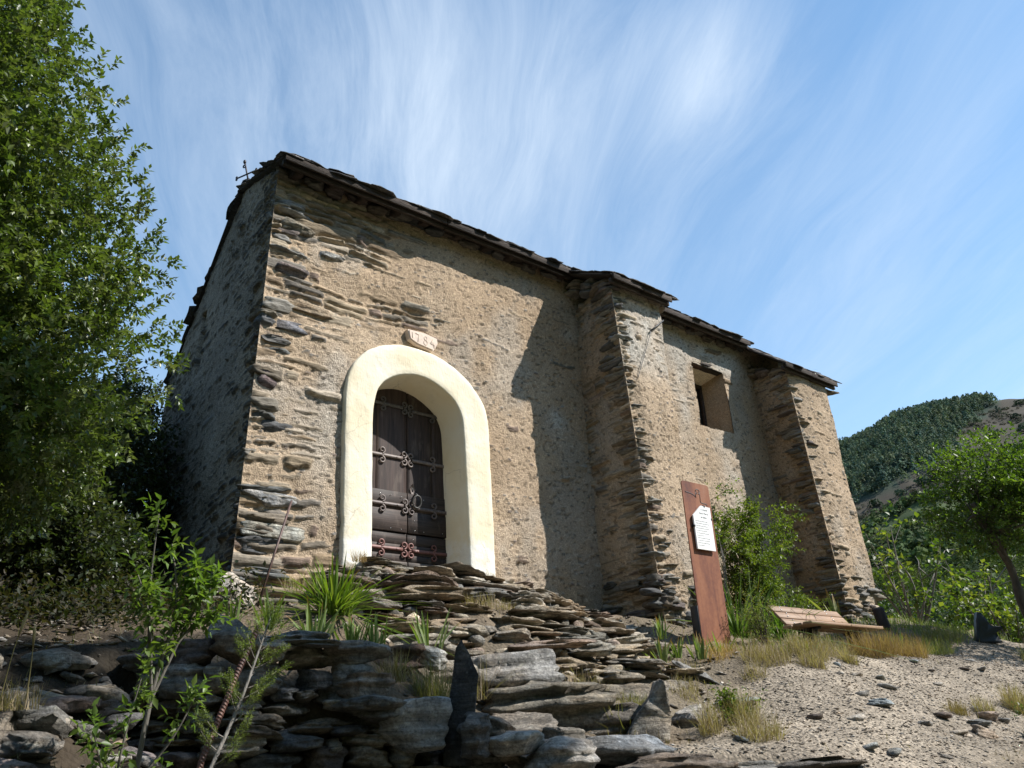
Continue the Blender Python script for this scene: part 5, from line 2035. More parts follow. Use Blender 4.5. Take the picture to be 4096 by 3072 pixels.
limb(m, [(-.9, 4.8, .45), (-.2, 4.9, .95), (.25, 5.0, 1.35), (.7, 5.1, 1.75)], .035, .012, (.03, .026, .022), 6, 12)
tag(m.build('fallen_branch', M_BARK), 'dark bare branch slanting up under the oak', 'branch')

# tree behind the photographer whose crown shades the terrace wall
r = np.random.default_rng(77)
tree('unseen_shade_tree', 'leafy tree beside the lower path that shades the terrace wall', 'tree', (7.9, -2.3, -1.4), [(7.9, -2.3, -1.6), (7.8, -2.1, 2.5), (7.5, -1.7, 6.8)], .2, .1,
     [((7.62, -1.5, 8.15), (.82, .8, .52)), ((7.1, -1.5, 8.5), (.34, .6, .30)), ((5.2, -1.6, 8.5), (.6, .5, .25), .25), ((7.2, -1.6, 7.75), (.40, .5, .35)), ((5.9, -1.6, 9.45), (.95, .7, .42)), ((7.2, -1.6, 9.75), (.5, .6, .22)), ((7.4, -3.2, 6.0), (1.4, 1.1, 1.2))], 2900, r, palette((.06, .10, .025), (.08, .12, .03)), (.075, .045), .17, 14, seed=31, clump=.35, freq=2.6, stems=False, limbs=False)
for i, (x, y, lab) in enumerate([(2.6, -2.6, 'first tree left of the tree that shades the terrace wall'), (-1.2, -2.0, 'second tree left of the tree that shades the terrace wall')]):  # unseen trees added behind the camera to cut sky light on the wall
    g = gz(x, y)
    tree('unseen_shade_tree', lab, 'tree', (x, y, g), [(x, y, g - .2), (x + .1, y, g + 2.5), (x, y, g + 5)], .18, .09, [((x, y, 5.2), (1.9, 1.7, 1.8)), ((x + 1.1, y - .4, 3.6), (1.5, 1.4, 1.3)), ((x - 1.0, y - .2, 3.3), (1.5, 1.4, 1.3)), ((x, y - .3, 1.8), (1.6, 1.2, 1.3))], 1500, r, palette((.045, .075, .02), (.06, .09, .025)), (.12, .07), .4, 12, seed=33 + i, clump=-.3, stems=False)

# small tree on the right with a leaning trunk
r = np.random.default_rng(88)
GREENP = palette((.072, .118, .016), (.058, .100, .015), (.095, .140, .022), (.044, .076, .013))
tree('young_tree', 'small green tree with a leaning trunk at the right edge', 'tree', (12.65, 4.5, .75), [(12.75, 4.4, .6), (12.40, 4.42, 1.30), (12.38, 4.45, 1.9), (12.15, 4.5, 2.35), (12.0, 4.55, 2.75)], .075, .035,
     [((11.9, 4.6, 2.75), (.62, .55, .36)), ((12.2, 4.5, 3.15), (.60, .55, .40)), ((12.75, 4.3, 3.3), (.70, .6, .45)), ((12.7, 4.4, 2.75), (.65, .6, .35)), ((13.1, 4.1, 2.9), (.8, .7, .6)), ((11.75, 4.7, 2.40), (.42, .45, .22)), ((12.3, 4.4, 2.35), (.50, .45, .22)), ((12.6, 3.4, 2.75), (.9, .8, .5))],
     1500, r, GREENP, (.062, .034), .22, 12, (.085, .07, .055), M_LEAF, .05, 2.2, seed=41)

# fig like bushes with bare grey branches
r = np.random.default_rng(99)
FIGP = palette((.10, .135, .02), (.065, .105, .016), (.15, .165, .032), (.04, .07, .015))


def branchy(name, label, cat, base, spread, height, nst, r, pal, leaf, nleaf, barkc, tw=.2, group=None, rad=.02, leaf_from=.45, nl=6):
    t = thing(name, label, cat, base, group)
    m = MB()
    Bs, Ds = [], []
    for i in range(nst):
        a = r.uniform(0, 6.28)
        lean = r.uniform(.1, 1.0)
        h = height * r.uniform(.55, 1.0)
        tip = np.array(base) + np.array([math.cos(a) * spread[0] * lean, math.sin(a) * spread[1] * lean, h])
        mid = np.array(base) + np.array([math.cos(a) * spread[0] * lean * .35, math.sin(a) * spread[1] * lean * .35, h * .5]) + r.normal(0, .05, 3) * height
        p = limb(m, [np.array(base) - np.array([0, 0, .1]) + r.normal(0, .04, 3) * np.array([1, 1, 0]), mid, tip], rad * r.uniform(.6, 1.1), rad * .2, barkc, 6, 12, .2, i)
        for q in range(5):
            s = p[int(r.integers(3, 12))]
            e = s + unit(r.normal(size=3) + np.array([0, 0, .6])) * height * r.uniform(.12, .28)
            pp = limb(m, [s, (s + e) / 2 + r.normal(0, .02, 3), e], rad * .32, rad * .10, barkc, 4, 6)
            for k in range(nleaf):
                j = int(r.integers(2, 6))
                Bs.append(pp[j])
                Ds.append(unit(e - s + r.normal(0, .25, 3)))
        for k in range(nleaf):
            j = int(r.integers(int(12 * leaf_from), 12))
            Bs.append(p[j])
            Ds.append(unit(p[min(j + 1, 11)] - p[j - 1] + r.normal(0, .04, 3)))
    m.build('branches', M_BARK, t, True)
    V, F, c = twigs(np.array(Bs), np.array(Ds), r, nl, tw, leaf[0], leaf[1], pal, spread=1.1)
    build('foliage', V, [F], M_LEAF, t, c)
    return t


branchy('fig_bush', 'open fig bush with bare grey branches beside the end buttress', 'bush', (14.0, 6.7, 1.2), (.9, .8), 2.0, 9, r, FIGP, (.11, .085), 2, (.17, .155, .135), .22, 'fig bushes past the chapel', .030, .5, 4)
branchy('fig_bush', 'yellow leaved fig bush left of the leaning tree', 'bush', (15.3, 6.2, 1.05), (1.1, .9), 1.75, 10, r, FIGP, (.11, .085), 2, (.17, .155, .135), .22, 'fig bushes past the chapel', .030, .5, 4)
branchy('fig_bush', 'low fig bush at the foot of the leaning tree', 'bush', (14.6, 5.5, .95), (.8, .7), 1.0, 8, r, FIGP, (.09, .07), 3, (.15, .135, .115), .2, 'fig bushes past the chapel', .022)
for i, (c, s, lab) in enumerate([((17.5, 6.2, 1.3), (1.3, 1.0, .75), 'dense green bush behind the black slab'), ((15.8, 7.6, 1.35), (1.1, 1.0, .6), 'green bush behind the fig branches'), ((19.5, 8.5, 1.9), (1.8, 1.4, .9), 'broad green bush where the path disappears'), ((14.9, 8.3, 1.6), (.8, .8, .7), 'green bush touching the corner of the chapel')]):
    tree('bush', lab, 'bush', (c[0], c[1], gz(c[0], c[1])), [(c[0], c[1], .6), (c[0], c[1], c[2])], .05, .02, [(c, s), ((c[0] + .6, c[1] - .3, c[2] - .25), tuple(q * .75 for q in s))], 620, r, palette((.028, .050, .013), (.042, .068, .016), (.022, .038, .012)), (.075, .042), .26, 12, mat=M_LEAF, seed=60 + i)

# shrub behind the sign
r = np.random.default_rng(111)
SHP = palette((.095, .130, .020), (.070, .105, .017), (.12, .145, .028), (.05, .08, .014))
branchy('shrub', 'bright green bushy shrub growing between sign and end buttress', 'shrub', (9.30, 6.40, 1.05), (.78, .55), 1.72, 26, r, SHP, (.044, .024), 11, (.11, .09, .07), .17, None, .013, .22, 11)
branchy('shrub', 'thin greyish twiggy shrub behind the right edge of the sign', 'shrub', (8.62, 6.5, 1.05), (.28, .25), 1.75, 7, r, palette((.09, .12, .03), (.12, .13, .05)), (.03, .014), 2, (.17, .155, .14), .14, None, .012, .3, 7)
branchy('shrub', 'low leafy plant at the foot of the end buttress', 'shrub', (10.35, 6.35, 1.05), (.45, .3), .62, 10, r, SHP, (.04, .02), 3, (.10, .08, .06), .12, None, .008, .2, 8)
branchy('shrub', 'small dark stemmed bush between sign and bench', 'shrub', (7.62, 5.25, .80), (.30, .25), .52, 11, r, palette((.10, .12, .035), (.15, .16, .06)), (.020, .009), 5, (.055, .042, .036), .10, None, .009, .2, 8)
branchy('bramble', 'small green bramble at the edge of the gravel below the sunk flat stone', 'plant', (5.15, 3.92, .05), (.20, .16), .22, 8, r, SHP, (.026, .017), 3, (.08, .05, .035), .07, None, .004, .2, 6)
branchy('shrub', 'dark leafy sprig at the bottom right corner', 'shrub', (7.75, 2.86, -.16), (.22, .2), .26, 9, r, palette((.03, .05, .015), (.045, .07, .02)), (.03, .015), 4, (.05, .04, .03), .08, None, .005, .2, 7)

# sapling with serrated bright leaves at lower left
r = np.random.default_rng(123)
t = thing('sapling', 'slender sapling with bright pointed leaves in front of the dark bank', 'sapling', (.96, 3.42, -.2))
m = MB()
Bs, Ds = [], []
bc = (.12, .11, .095)
main = [[(1.00, 3.45, -.25), (1.03, 3.42, .25), (1.07, 3.38, .55), (1.02, 3.36, .80)], [(1.02, 3.42, .2), (1.12, 3.40, .48), (1.20, 3.38, .68)], [(.93, 3.42, -.25), (.93, 3.36, .05), (.96, 3.33, .30)],
        [(1.03, 3.42, .22), (.97, 3.36, .50), (.90, 3.33, .66)], [(1.0, 3.4, .35), (.955, 3.35, .62), (.945, 3.32, .90)], [(.98, 3.42, -.1), (1.10, 3.36, .08), (1.16, 3.33, .22)], [(1.05, 3.4, .45), (1.13, 3.36, .6), (1.12, 3.34, .72)],
        [(.95, 3.42, -.15), (.87, 3.36, .0), (.82, 3.33, .12)], [(1.08, 3.4, .4), (1.17, 3.4, .52), (1.24, 3.38, .56)]]
for q, ln in enumerate(main):
    p = limb(m, ln, .012 if q == 0 else .007, .002, bc, 6, 14)
    for k in range(30 if q in (0, 1, 3, 6) else 17):
        j = int(r.integers(3 if q in (2, 5, 7) else 5, 14))
        Bs.append(p[j])
        Ds.append(unit(p[min(j + 1, 13)] - p[max(j - 1, 0)] + r.normal(0, .55, 3)))
    Bs.append(p[-1])
    Ds.append(unit(p[-1] - p[-2]))
m.build('stem', M_BARK, t, True)
V, F, c = twigs(np.array(Bs), np.array(Ds), r, 6, .065, .044, .019, palette((.085, .138, .028), (.068, .115, .024), (.115, .160, .036)), spread=1.0)
build('foliage', V, [F], M_LEAF, t, c)

# juniper sapling
r = np.random.default_rng(131)
t = thing('juniper', 'young feathery juniper tied up against a rusty bar', 'sapling', (1.22, 3.5, -.3))
m = MB()
p = limb(m, [(1.22, 3.50, -.35), (1.29, 3.50, -.08), (1.40, 3.50, .20), (1.47, 3.50, .42), (1.51, 3.50, .55)], .011, .003, (.22, .205, .19), 6, 24)
Bs, Ds, Ls = [], [], []
for z, dx, dy, L in [(.50, .02, .0, .06), (.46, .05, -.02, .08), (.44, -.04, -.02, .07), (.40, .07, -.03, .10), (.38, -.05, -.02, .09), (.34, .10, -.04, .11), (.33, -.07, -.03, .08), (.27, .11, -.05, .13), (.24, -.06, -.03, .09), (.20, .13, -.05, .14), (.19, .06, -.06, .11), (.16, -.05, -.04, .07), (.06, -.09, -.04, .10), (.02, .08, -.04, .10), (-.04, .06, -.05, .09), (.03, -.07, .03, .09), (.12, .1, .02, .10), (.30, .07, .03, .10)]:
    j = int(np.argmin(abs(p[:, 2] - z)))
    e = p[j] + np.array([dx, dy, .06 + .04 * r.random()])
    pp = limb(m, [p[j], (p[j] + e) / 2 - np.array([0, 0, .01]), e], .003, .001, (.2, .18, .16), 4, 6)
    for k in range(13):
        q = int(r.integers(2, 6))
        Bs.append(pp[q] + r.normal(0, .010, 3))
        Ds.append(unit(e - p[j] + np.array([0, 0, .03]) + r.normal(0, .035, 3)))
for z in (-.16, -.2, -.1, -.05):
    j = int(np.argmin(abs(p[:, 2] - z)))
    e = p[j] + np.array([r.uniform(-.09, .07), -.02, r.uniform(.0, .05)])
    limb(m, [p[j], (p[j] + e) / 2 - np.array([0, 0, .015]), e], .0025, .001, (.22, .2, .18), 4, 6)
m.build('stem', M_BARK, t, True)
V, F, c = twigs(np.array(Bs), np.array(Ds), r, 22, .055, .012, .0035, palette((.115, .145, .042), (.085, .115, .035), (.14, .165, .055)), spread=.8)
build('foliage', V, [F], M_LEAF, t, c)


# ---- sword leaved plants
def swords(base, n, L, W, r, spread=.5, pal=None, tipbrown=.3, fan=None, curve=.3, seg=6):
    mm = MB()
    for i in range(n):
        a = r.uniform(0, 6.28) if fan is None else fan + (math.pi if r.random() < .5 else 0) + r.normal(0, .25)
        lean = abs(r.normal(0, spread))
        l = L * r.uniform(.55, 1.1)
        w_ = W * r.uniform(.75, 1.15)
        b = np.array(base) + np.array([math.cos(a), math.sin(a), 0]) * r.uniform(0, .10) * L * 3
        tt = np.linspace(0, 1, seg + 1)
        hor = np.sin(lean) * tt + curve * lean * tt ** 2.2
        ver = np.cos(lean) * tt - .5 * curve * lean * tt ** 2.5
        P = b + l * (hor[:, None] * np.array([math.cos(a), math.sin(a), 0]) + ver[:, None] * np.array([0, 0, 1.0]))
        s = np.array([-math.sin(a), math.cos(a), 0])
        yaw = r.uniform(-1.2, 1.2)
        s = unit(s * math.cos(yaw) + np.array([math.cos(a), math.sin(a), .0]) * math.sin(yaw))
        ww = w_ * np.interp(tt, [0, .25, .7, 1], [.65, 1, .8, .04])
        nrm = unit(np.cross(s, np.array([0, 0, 1.0])))
        V = np.stack([P - s * ww[:, None] / 2, P + nrm * ww[:, None] * .16, P + s * ww[:, None] / 2], 1).reshape(-1, 3)
        j = np.arange(seg)[:, None] * 3
        F = np.concatenate([j + np.array([0, 1, 4, 3]), j + np.array([1, 2, 5, 4])])
        c = pal(r, 1)[0]
        cc = np.tile(c, (len(V), 1)) * np.linspace(.85, 1.1, seg + 1).repeat(3)[:, None]
        if r.random() < tipbrown:
            k = np.array([0, 0, 0, 0, 0, .6, 1])[-(seg + 1):].repeat(3)[:, None]
            cc = cc * (1 - k) + np.array([.22, .10, .03]) * k
        mm.add(V, [F], np.concatenate([cc, np.ones((len(V), 1))], 1))
    return mm


IRISP = palette((.115, .165, .045), (.135, .185, .060), (.10, .145, .050), (.16, .19, .07))
r = np.random.default_rng(141)
tag(swords((2.66, 5.14, .84), 230, .40, .016, r, .80, palette((.10, .165, .020), (.135, .195, .028), (.075, .13, .018), (.16, .20, .04)), .06, None, .75).build('asphodel_clump', M_GRASS), 'big bright clump of long narrow leaves by the chapel corner', 'plant')
for (b, n, L, lab) in [((2.10, 4.86, .70), 13, .24, 'small iris on the bank above the thin capstone'), ((2.28, 4.60, .62), 11, .25, 'pale iris sprouting between the wall capstones'), ((2.14, 4.36, .585), 8, .17, 'tiny pale iris hanging roots over the wall'), ((2.52, 4.62, .585), 14, .24, 'iris clump on the wall top right of the big leaf clump'), ((2.66, 4.58, .57), 12, .22, 'iris at the right end of the wall top row'),
                       ((1.93, 5.05, .74), 8, .20, 'lone small iris near the pointed slab'), ((3.15, 4.74, .60), 9, .33, 'single iris with tall upright blades on the steps')]:
    tag(swords(b, int(n * 1.7), L, .019, r, .42, IRISP, .12).build('iris', M_GRASS), lab, 'plant')
for (b, n, L, lab) in [((5.86, 5.10, .60), 12, .24, 'leftmost iris of the row before the sign'), ((6.22, 5.22, .66), 10, .22, 'second iris from the left in the row before the sign'), ((6.48, 5.18, .65), 14, .25, 'iris with brown tips just left of the sign foot'),
                       ((6.90, 5.25, .70), 10, .25, 'iris in front of the sign foot'), ((7.18, 5.16, .70), 6, .25, 'iris with one drooping blade right of the sign foot'), ((7.42, 4.88, .64), 9, .24, 'iris standing in dry grass near the bench'), ((7.70, 4.80, .64), 7, .22, 'iris half hidden in dry grass before the bench'), ((6.62, 5.75, .9), 12, .26, 'dark iris in the shade behind the sign')]:
    tag(swords(b, int(n * 1.5), L, .024, r, .42, IRISP, .55).build('iris', M_GRASS), lab, 'plant')
tag(swords((10.72, 6.12, 1.22), 9, .62, .055, r, .38, palette((.15, .18, .06), (.20, .21, .08)), .3).build('agave', M_GRASS), 'stiff broad leaved plant behind the bench back', 'plant')
tag(swords((8.22, 5.98, 1.00), 150, .80, .022, r, .85, palette((.055, .10, .02), (.08, .135, .03), (.12, .16, .06)), .08, None, .9).build('strap_leaf_plant', M_GRASS), 'fountain of long dark strap leaves right of the sign', 'plant')
tag(swords((9.0, 5.92, 1.00), 100, .60, .020, r, .7, palette((.06, .11, .02), (.085, .145, .03)), .08, None, .8).build('strap_leaf_plant', M_GRASS), 'dark strap leaves just behind the left end of the bench', 'plant')
tag(swords((9.75, 4.95, .78), 26, .26, .022, r, .6, IRISP, .3).build('iris', M_GRASS), 'green blades at the right end of the bench', 'plant')


# ---- grasses
def grass(P, r, h, pal, w_=.0028, lean=.35, heads=0.0, curl_=.5):
    n = len(P)
    h = h * r.uniform(.45, 1.15, n)
    a = r.uniform(0, 6.28, n)
    le = np.abs(r.normal(0, lean, n))
    d = np.stack([np.cos(a), np.sin(a), np.zeros(n)], 1)
    s = unit(np.stack([-np.sin(a), np.cos(a), np.zeros(n)], 1) + d * r.uniform(-1, 1, (n, 1)))
    rows = []
    for t in (0, .4, .75, 1.0):
        hor = (np.sin(le) * t + curl_ * le * t * t)[:, None] * h[:, None]
        ver = (np.cos(le) * t - .4 * curl_ * le * t ** 2)[:, None] * h[:, None]
        c = P + d * hor + np.array([0, 0, 1.0]) * ver
        ww = w_ * {0: 1, .4: .9, .75: .6, 1.0: .15}[t]
        rows += [c - s * ww, c + s * ww]
    V = np.stack(rows, 1).reshape(-1, 3)
    i = np.arange(n)[:, None] * 8
    F = np.concatenate([i + np.array(q) for q in ((0, 1, 3, 2), (2, 3, 5, 4), (4, 5, 7, 6))])
    c = np.repeat(np.concatenate([pal(r, n), np.ones((n, 1))], 1), 8, 0)
    return V, F, c


STRAW = palette((.255, .205, .130), (.31, .26, .18), (.20, .155, .095), (.165, .12, .07))
GSTRAW = palette((.17, .155, .07), (.23, .195, .10), (.115, .13, .045))


def tuft(name, label, c, rad, n, h, r, pal=STRAW, group=None, lean=.50, w_=.0017):
    n = int(n * 1.1)
    q = rad * np.sqrt(r.random(n))
    a = r.uniform(0, 6.28, n)
    x, y = c[0] + q * np.cos(a), c[1] + q * np.sin(a) * .8
    z = ground_z(x, y) - .01 if len(c) == 2 else np.full(n, c[2])
    V, F, cc = grass(np.stack([x, y, z], 1), r, h, pal, w_, lean)
    return tag(build(name, V, [F], M_GRASS, None, cc), label, 'grass', group)


r = np.random.default_rng(151)
for (c, rad, n, h, lab, pal) in [((7.0, 4.82), .26, 800, .20, 'dry straw tuft below the iris with the drooping blade', STRAW), ((7.55, 4.72), .22, 800, .24, 'dry straw tuft around the iris near the bench', STRAW), ((8.1, 4.80), .20, 450, .22, 'thin dry grass before the left end of the bench seat', STRAW), ((7.25, 4.50), .13, 420, .17, 'small straw tuft spilling on to the gravel', STRAW),
                                 ((8.9, 4.78), .28, 1300, .30, 'large brown grass tuft under the right end of the bench', palette((.22, .145, .078), (.26, .18, .10), (.18, .12, .065))), ((9.55, 4.72), .24, 800, .24, 'rusty brown grass right of the bench', palette((.22, .145, .078), (.25, .17, .09))), ((7.95, 4.52), .08, 240, .17, 'single upright straw tuft on the path below the bench', STRAW),
                                 ((8.83, 3.42), .17, 700, .24, 'golden grass tuft at the right edge of the picture', STRAW), ((7.90, 3.36), .10, 260, .17, 'small golden tuft among the stones at right', STRAW), ((7.55, 3.42), .09, 240, .12, 'dark dry tuft on the path near the right stones', palette((.16, .12, .06), (.2, .15, .08))),
                                 ((5.22, 3.88), .15, 520, .26, 'dry grass round the bramble at the edge of the gravel', STRAW), ((5.0, 3.6), .18, 420, .18, 'sparse straw below the bramble', STRAW), ((4.85, 3.86), .09, 190, .24, 'straw behind the wedge shaped boulder', STRAW),
                                 ((4.45, 4.62), .15, 200, .26, 'tall thin straw standing before the long step block', STRAW), ((4.9, 4.52), .16, 300, .13, 'short yellow grass below the brown step block', GSTRAW), ((4.33, 4.20), .07, 110, .26, 'greenish blades left of the wedge shaped boulder', GSTRAW),
                                 ((6.5, 4.62), .12, 160, .16, 'thin grass right of the leaning slab', STRAW), ((5.7, 4.75), .14, 240, .12, 'straw at the foot of the leaning slab', STRAW), ((6.1, 5.15), .24, 420, .14, 'straw between the irises left of the sign', STRAW), ((6.75, 5.18), .22, 420, .16, 'brown straw at the foot of the sign', palette((.30, .19, .085), (.36, .25, .12))),
                                 ((10.6, 4.95), .3, 600, .22, 'green grass where the path bends out of sight', palette((.14, .18, .05), (.24, .22, .09))), ((11.3, 5.1), .3, 600, .24, 'yellow grass in front of the black slab', GSTRAW), ((11.4, 3.95), .35, 900, .28, 'grassy bank right of the upper path', GSTRAW), ((10.0, 5.35), .28, 500, .2, 'low green plants beyond the bench end', palette((.10, .15, .035), (.15, .19, .06)))]:
    tuft('grass_tuft', lab, c, rad, n, h, r, pal, 'tufts of dry grass')
for (c, rad, n, h, lab, pal) in [((2.60, 4.28, .36), .08, 190, .19, 'straw tuft hanging at the end of the dry wall', STRAW), ((2.92, 4.36, .24), .12, 420, .26, 'grey green broom like tuft behind the standing slate', palette((.17, .16, .075), (.13, .13, .05), (.22, .19, .10))), ((4.22, 5.58, 1.05), .15, 240, .14, 'pale straw tuft on the upper steps', STRAW), ((4.5, 5.62, 1.05), .10, 140, .10, 'small straw tuft right of the pale one on the upper steps', STRAW),
                                 ((3.45, 4.62, .28), .08, 50, .34, 'a few tall straw stalks before the squared grey block', STRAW), ((3.85, 6.95, 1.66), .07, 120, .12, 'dry weeds at the left foot of the door arch', palette((.20, .13, .07), (.24, .17, .09))), ((2.95, 6.2, 1.2), .2, 220, .16, 'thin straw above the big leaf clump', STRAW), ((.62, 3.98, .22), .15, 260, .12, 'dry grass cap on the tumbled wall', palette((.2, .16, .09), (.25, .2, .12)))]:
    tuft('grass_tuft', lab, c, rad, n, h, r, pal, 'tufts of dry grass')
# tall grass stalks in the shade at left
for (x, y, z, L, ax) in [(.36, 3.9, .20, .32, .06), (.60, 3.85, .24, .34, .04), (.70, 3.9, .24, .30, -.02), (.10, 3.8, .2, .26, .09), (-.05, 3.75, .2, .24, .1), (.22, 3.82, .2, .22, .05)]:
    m = MB()
    p = smooth_path([(x, y, z), (x + ax * .4, y, z + L * .6), (x + ax, y - .01, z + L)], 9)
    m.add(*tube(p, np.linspace(.002, .001, 9), 4), (.26, .22, .10))
    m.add(*tube(p[5:], [.003, .006, .006, .002], 5), (.30, .25, .13))
    tag(m.build('grass_stalk', M_GRASS), 'tall thin grass stalk on the shaded bank', 'grass', 'grass stalks on the shaded bank')


def sward(name, label, n, region, h, pal, seed, dens, w_=.002):
    r = np.random.default_rng(seed)
    x = r.uniform(region[0], region[1], n)
    y = r.uniform(region[2], region[3], n)
    k = r.random(n) < dens(x, y)
    x, y = x[k], y[k]
    V, F, c = grass(np.stack([x, y, ground_z(x, y) - .005], 1), r, h, pal, w_, .55)
    return tag(build(name, V, [F], M_GRASS, None, c), label, kind='stuff')


sward('dry_grass', 'thin dry grass along the path edges and round the sign', 9000, (4.2, 12.5, 2.6, 6.4), .075, STRAW, 3, lambda x, y: (1 - path_mask(x, y)) * sstep(-.1, .5, vnoise(x * 1.7, y * 1.7, seed=2)) + .02)
sward('green_verge', 'green weeds and low plants along the upper side of the path', 5000, (9.0, 14.5, 4.6, 6.4), .13, palette((.10, .15, .03), (.15, .19, .06), (.2, .2, .08)), 4, lambda x, y: (1 - path_mask(x, y)) * .8, .004)
sward('bank_weeds', 'scrappy weeds and dead stems on the shaded left bank', 4200, (-2.4, 2.2, 3.5, 9.0), .10, palette((.12, .11, .05), (.16, .13, .07), (.07, .085, .03)), 5, lambda x, y: sstep(-.2, .6, vnoise(x * 1.5, y * 1.5, seed=7)))

# leaf litter and undergrowth on the bank behind the oak
r = np.random.default_rng(161)
n = 5200
x, y = r.uniform(-3.5, 2.4, n), r.uniform(5.5, 12.5, n)
z = ground_z(x, y)
B = np.stack([x, y, z], 1)
k = vnoise(x * .9, y * .9, seed=12) > -.15
B = B[k]
D = unit(r.normal(0, .5, B.shape) + np.array([0, -.3, 1]))
V, F, c = twigs(B, D, r, 7, .26, .05, .026, palette((.024, .028, .012), (.040, .033, .02), (.018, .026, .010), (.055, .045, .03)), spread=1)  # leaf colours darkened so the bank reads as deep shade
tag(build('undergrowth', V, [F], M_GRASS, None, c), 'dim tangle of undergrowth on the bank under the oak', kind='stuff')

# ================================================================== FAR GROUND AND HILL
def build_far():
    m = []
    ring = [18, 40, 90, 200, 500, 1500, 4000]
    az = np.linspace(0, 2 * math.pi, 97)[:-1]
    V = [(3.0, 5.0, -9.0)]
    for q in ring:
        for a in az:
            V.append((3 + q * math.cos(a), 5 + q * math.sin(a), -9.0 - q * .004))
    F = []
    k = len(az)
    for i in range(len(ring) - 1):
        for j in range(k):
            F.append((1 + i * k + j, 1 + (i + 1) * k + j, 1 + (i + 1) * k + (j + 1) % k, 1 + i * k + (j + 1) % k))
    T = [(0, 1 + j, 1 + (j + 1) % k) for j in range(k)]
    o = build('valley_floor', V, [np.array(F), np.array(T)], M_GROUND, None, np.array([.07, .085, .035, 0]))
    tag(o, 'wooded valley floor stretching to the horizon', 'ground', kind='structure')


build_far()


def ridge(az):
    """height of the skyline as a slope seen from the path, by bearing in degrees"""
    return np.interp(az, [-180, -150, -110, -70, -45, -5, 4, 10, 13, 16.5, 17.7, 19.7, 21.8, 24, 25.9, 27.9, 32, 40, 60, 90, 130, 180], [.30, .32, .33, .32, .28, .20, .25, .280, .298, .309, .313, .319, .325, .321, .307, .295, .27, .21, .14, .12, .20, .30])  # bearings behind the camera: unseen ridge added to block low sky light


RMAX = 820.0


def hill_z(az, rr):
    e = ridge(az)
    t = np.clip((rr - 24) / (RMAX - 24), 0, 1.25)
    prof = np.where(t < 1, .02 + .98 * sstep(-.12, 1.0, t) ** .9, 1 - (t - 1) * .9)
    zz = rr * e * prof * np.minimum(1, .25 + t * 1.4) - 6 * (1 - sstep(0, .12, t)) - 1.0
    x = rr * np.cos(np.radians(az))
    y = rr * np.sin(np.radians(az))
    return zz + (fbm(x * .012, y * .012, seed=5, o=4) * 9 * sstep(0, .4, t) + fbm(x * .05, y * .05, seed=6, o=3) * 1.3 * sstep(0, .2, t)) * (1 - .6 * sstep(.9, 1.0, t) * (t < 1.02))


def hill_zone(az, el):
    """1 pine wood, 0 open heath, -1 green scrub; along lines running down the slope"""
    b_up = np.interp(az, [15, 18.2, 20, 22.5, 26, 29, 35], [.36, .325, .295, .262, .240, .222, .20])
    b_lo = np.interp(az, [10, 14, 16.5, 21, 25, 29, 35], [.29, .27, .255, .238, .222, .206, .19])
    return np.where(el > b_up, 1, np.where(el > b_lo, 0, -1))


def build_hill():
    az = np.concatenate([np.arange(-180, 8, 2.0), np.arange(8, 34, .22), np.arange(34, 180.1, 2.0)])
    rr = np.concatenate([np.arange(22, 120, 5), np.arange(120, RMAX + 5, 8.0), np.arange(RMAX + 20, RMAX * 1.25, 30)])
    A, Rr = np.meshgrid(az, rr, indexing='ij')
    Z = hill_z(A, Rr)
    X, Y = Rr * np.cos(np.radians(A)), Rr * np.sin(np.radians(A))
    el = Z / Rr
    zn = hill_zone(A + 1.0 * vnoise(X * .03, Y * .03, seed=3), el + .007 * vnoise(X * .02, Y * .02, seed=4))
    n = fbm(X * .03, Y * .03, seed=15, o=4)[..., None]
    heath = np.array([.058, .050, .038]) * (1 + .25 * n)
    green = np.array([.065, .085, .035]) * (1 + .25 * n)
    dark = np.array([.035, .05, .035]) * (1 + .2 * n)
    c = np.where(zn[..., None] == 1, dark, np.where(zn[..., None] == 0, heath, green))
    c = np.concatenate([c, np.zeros(c.shape[:2] + (1,))], -1)
    o = build('hill', np.stack([X, Y, Z], -1).reshape(-1, 3), [grid_faces(len(az), len(rr))], M_GROUND, None, c.reshape(-1, 4), True)
    tag(o, 'steep hill with pine wood on its shoulder and an open heathy slope', 'hill', kind='structure')


build_hill()


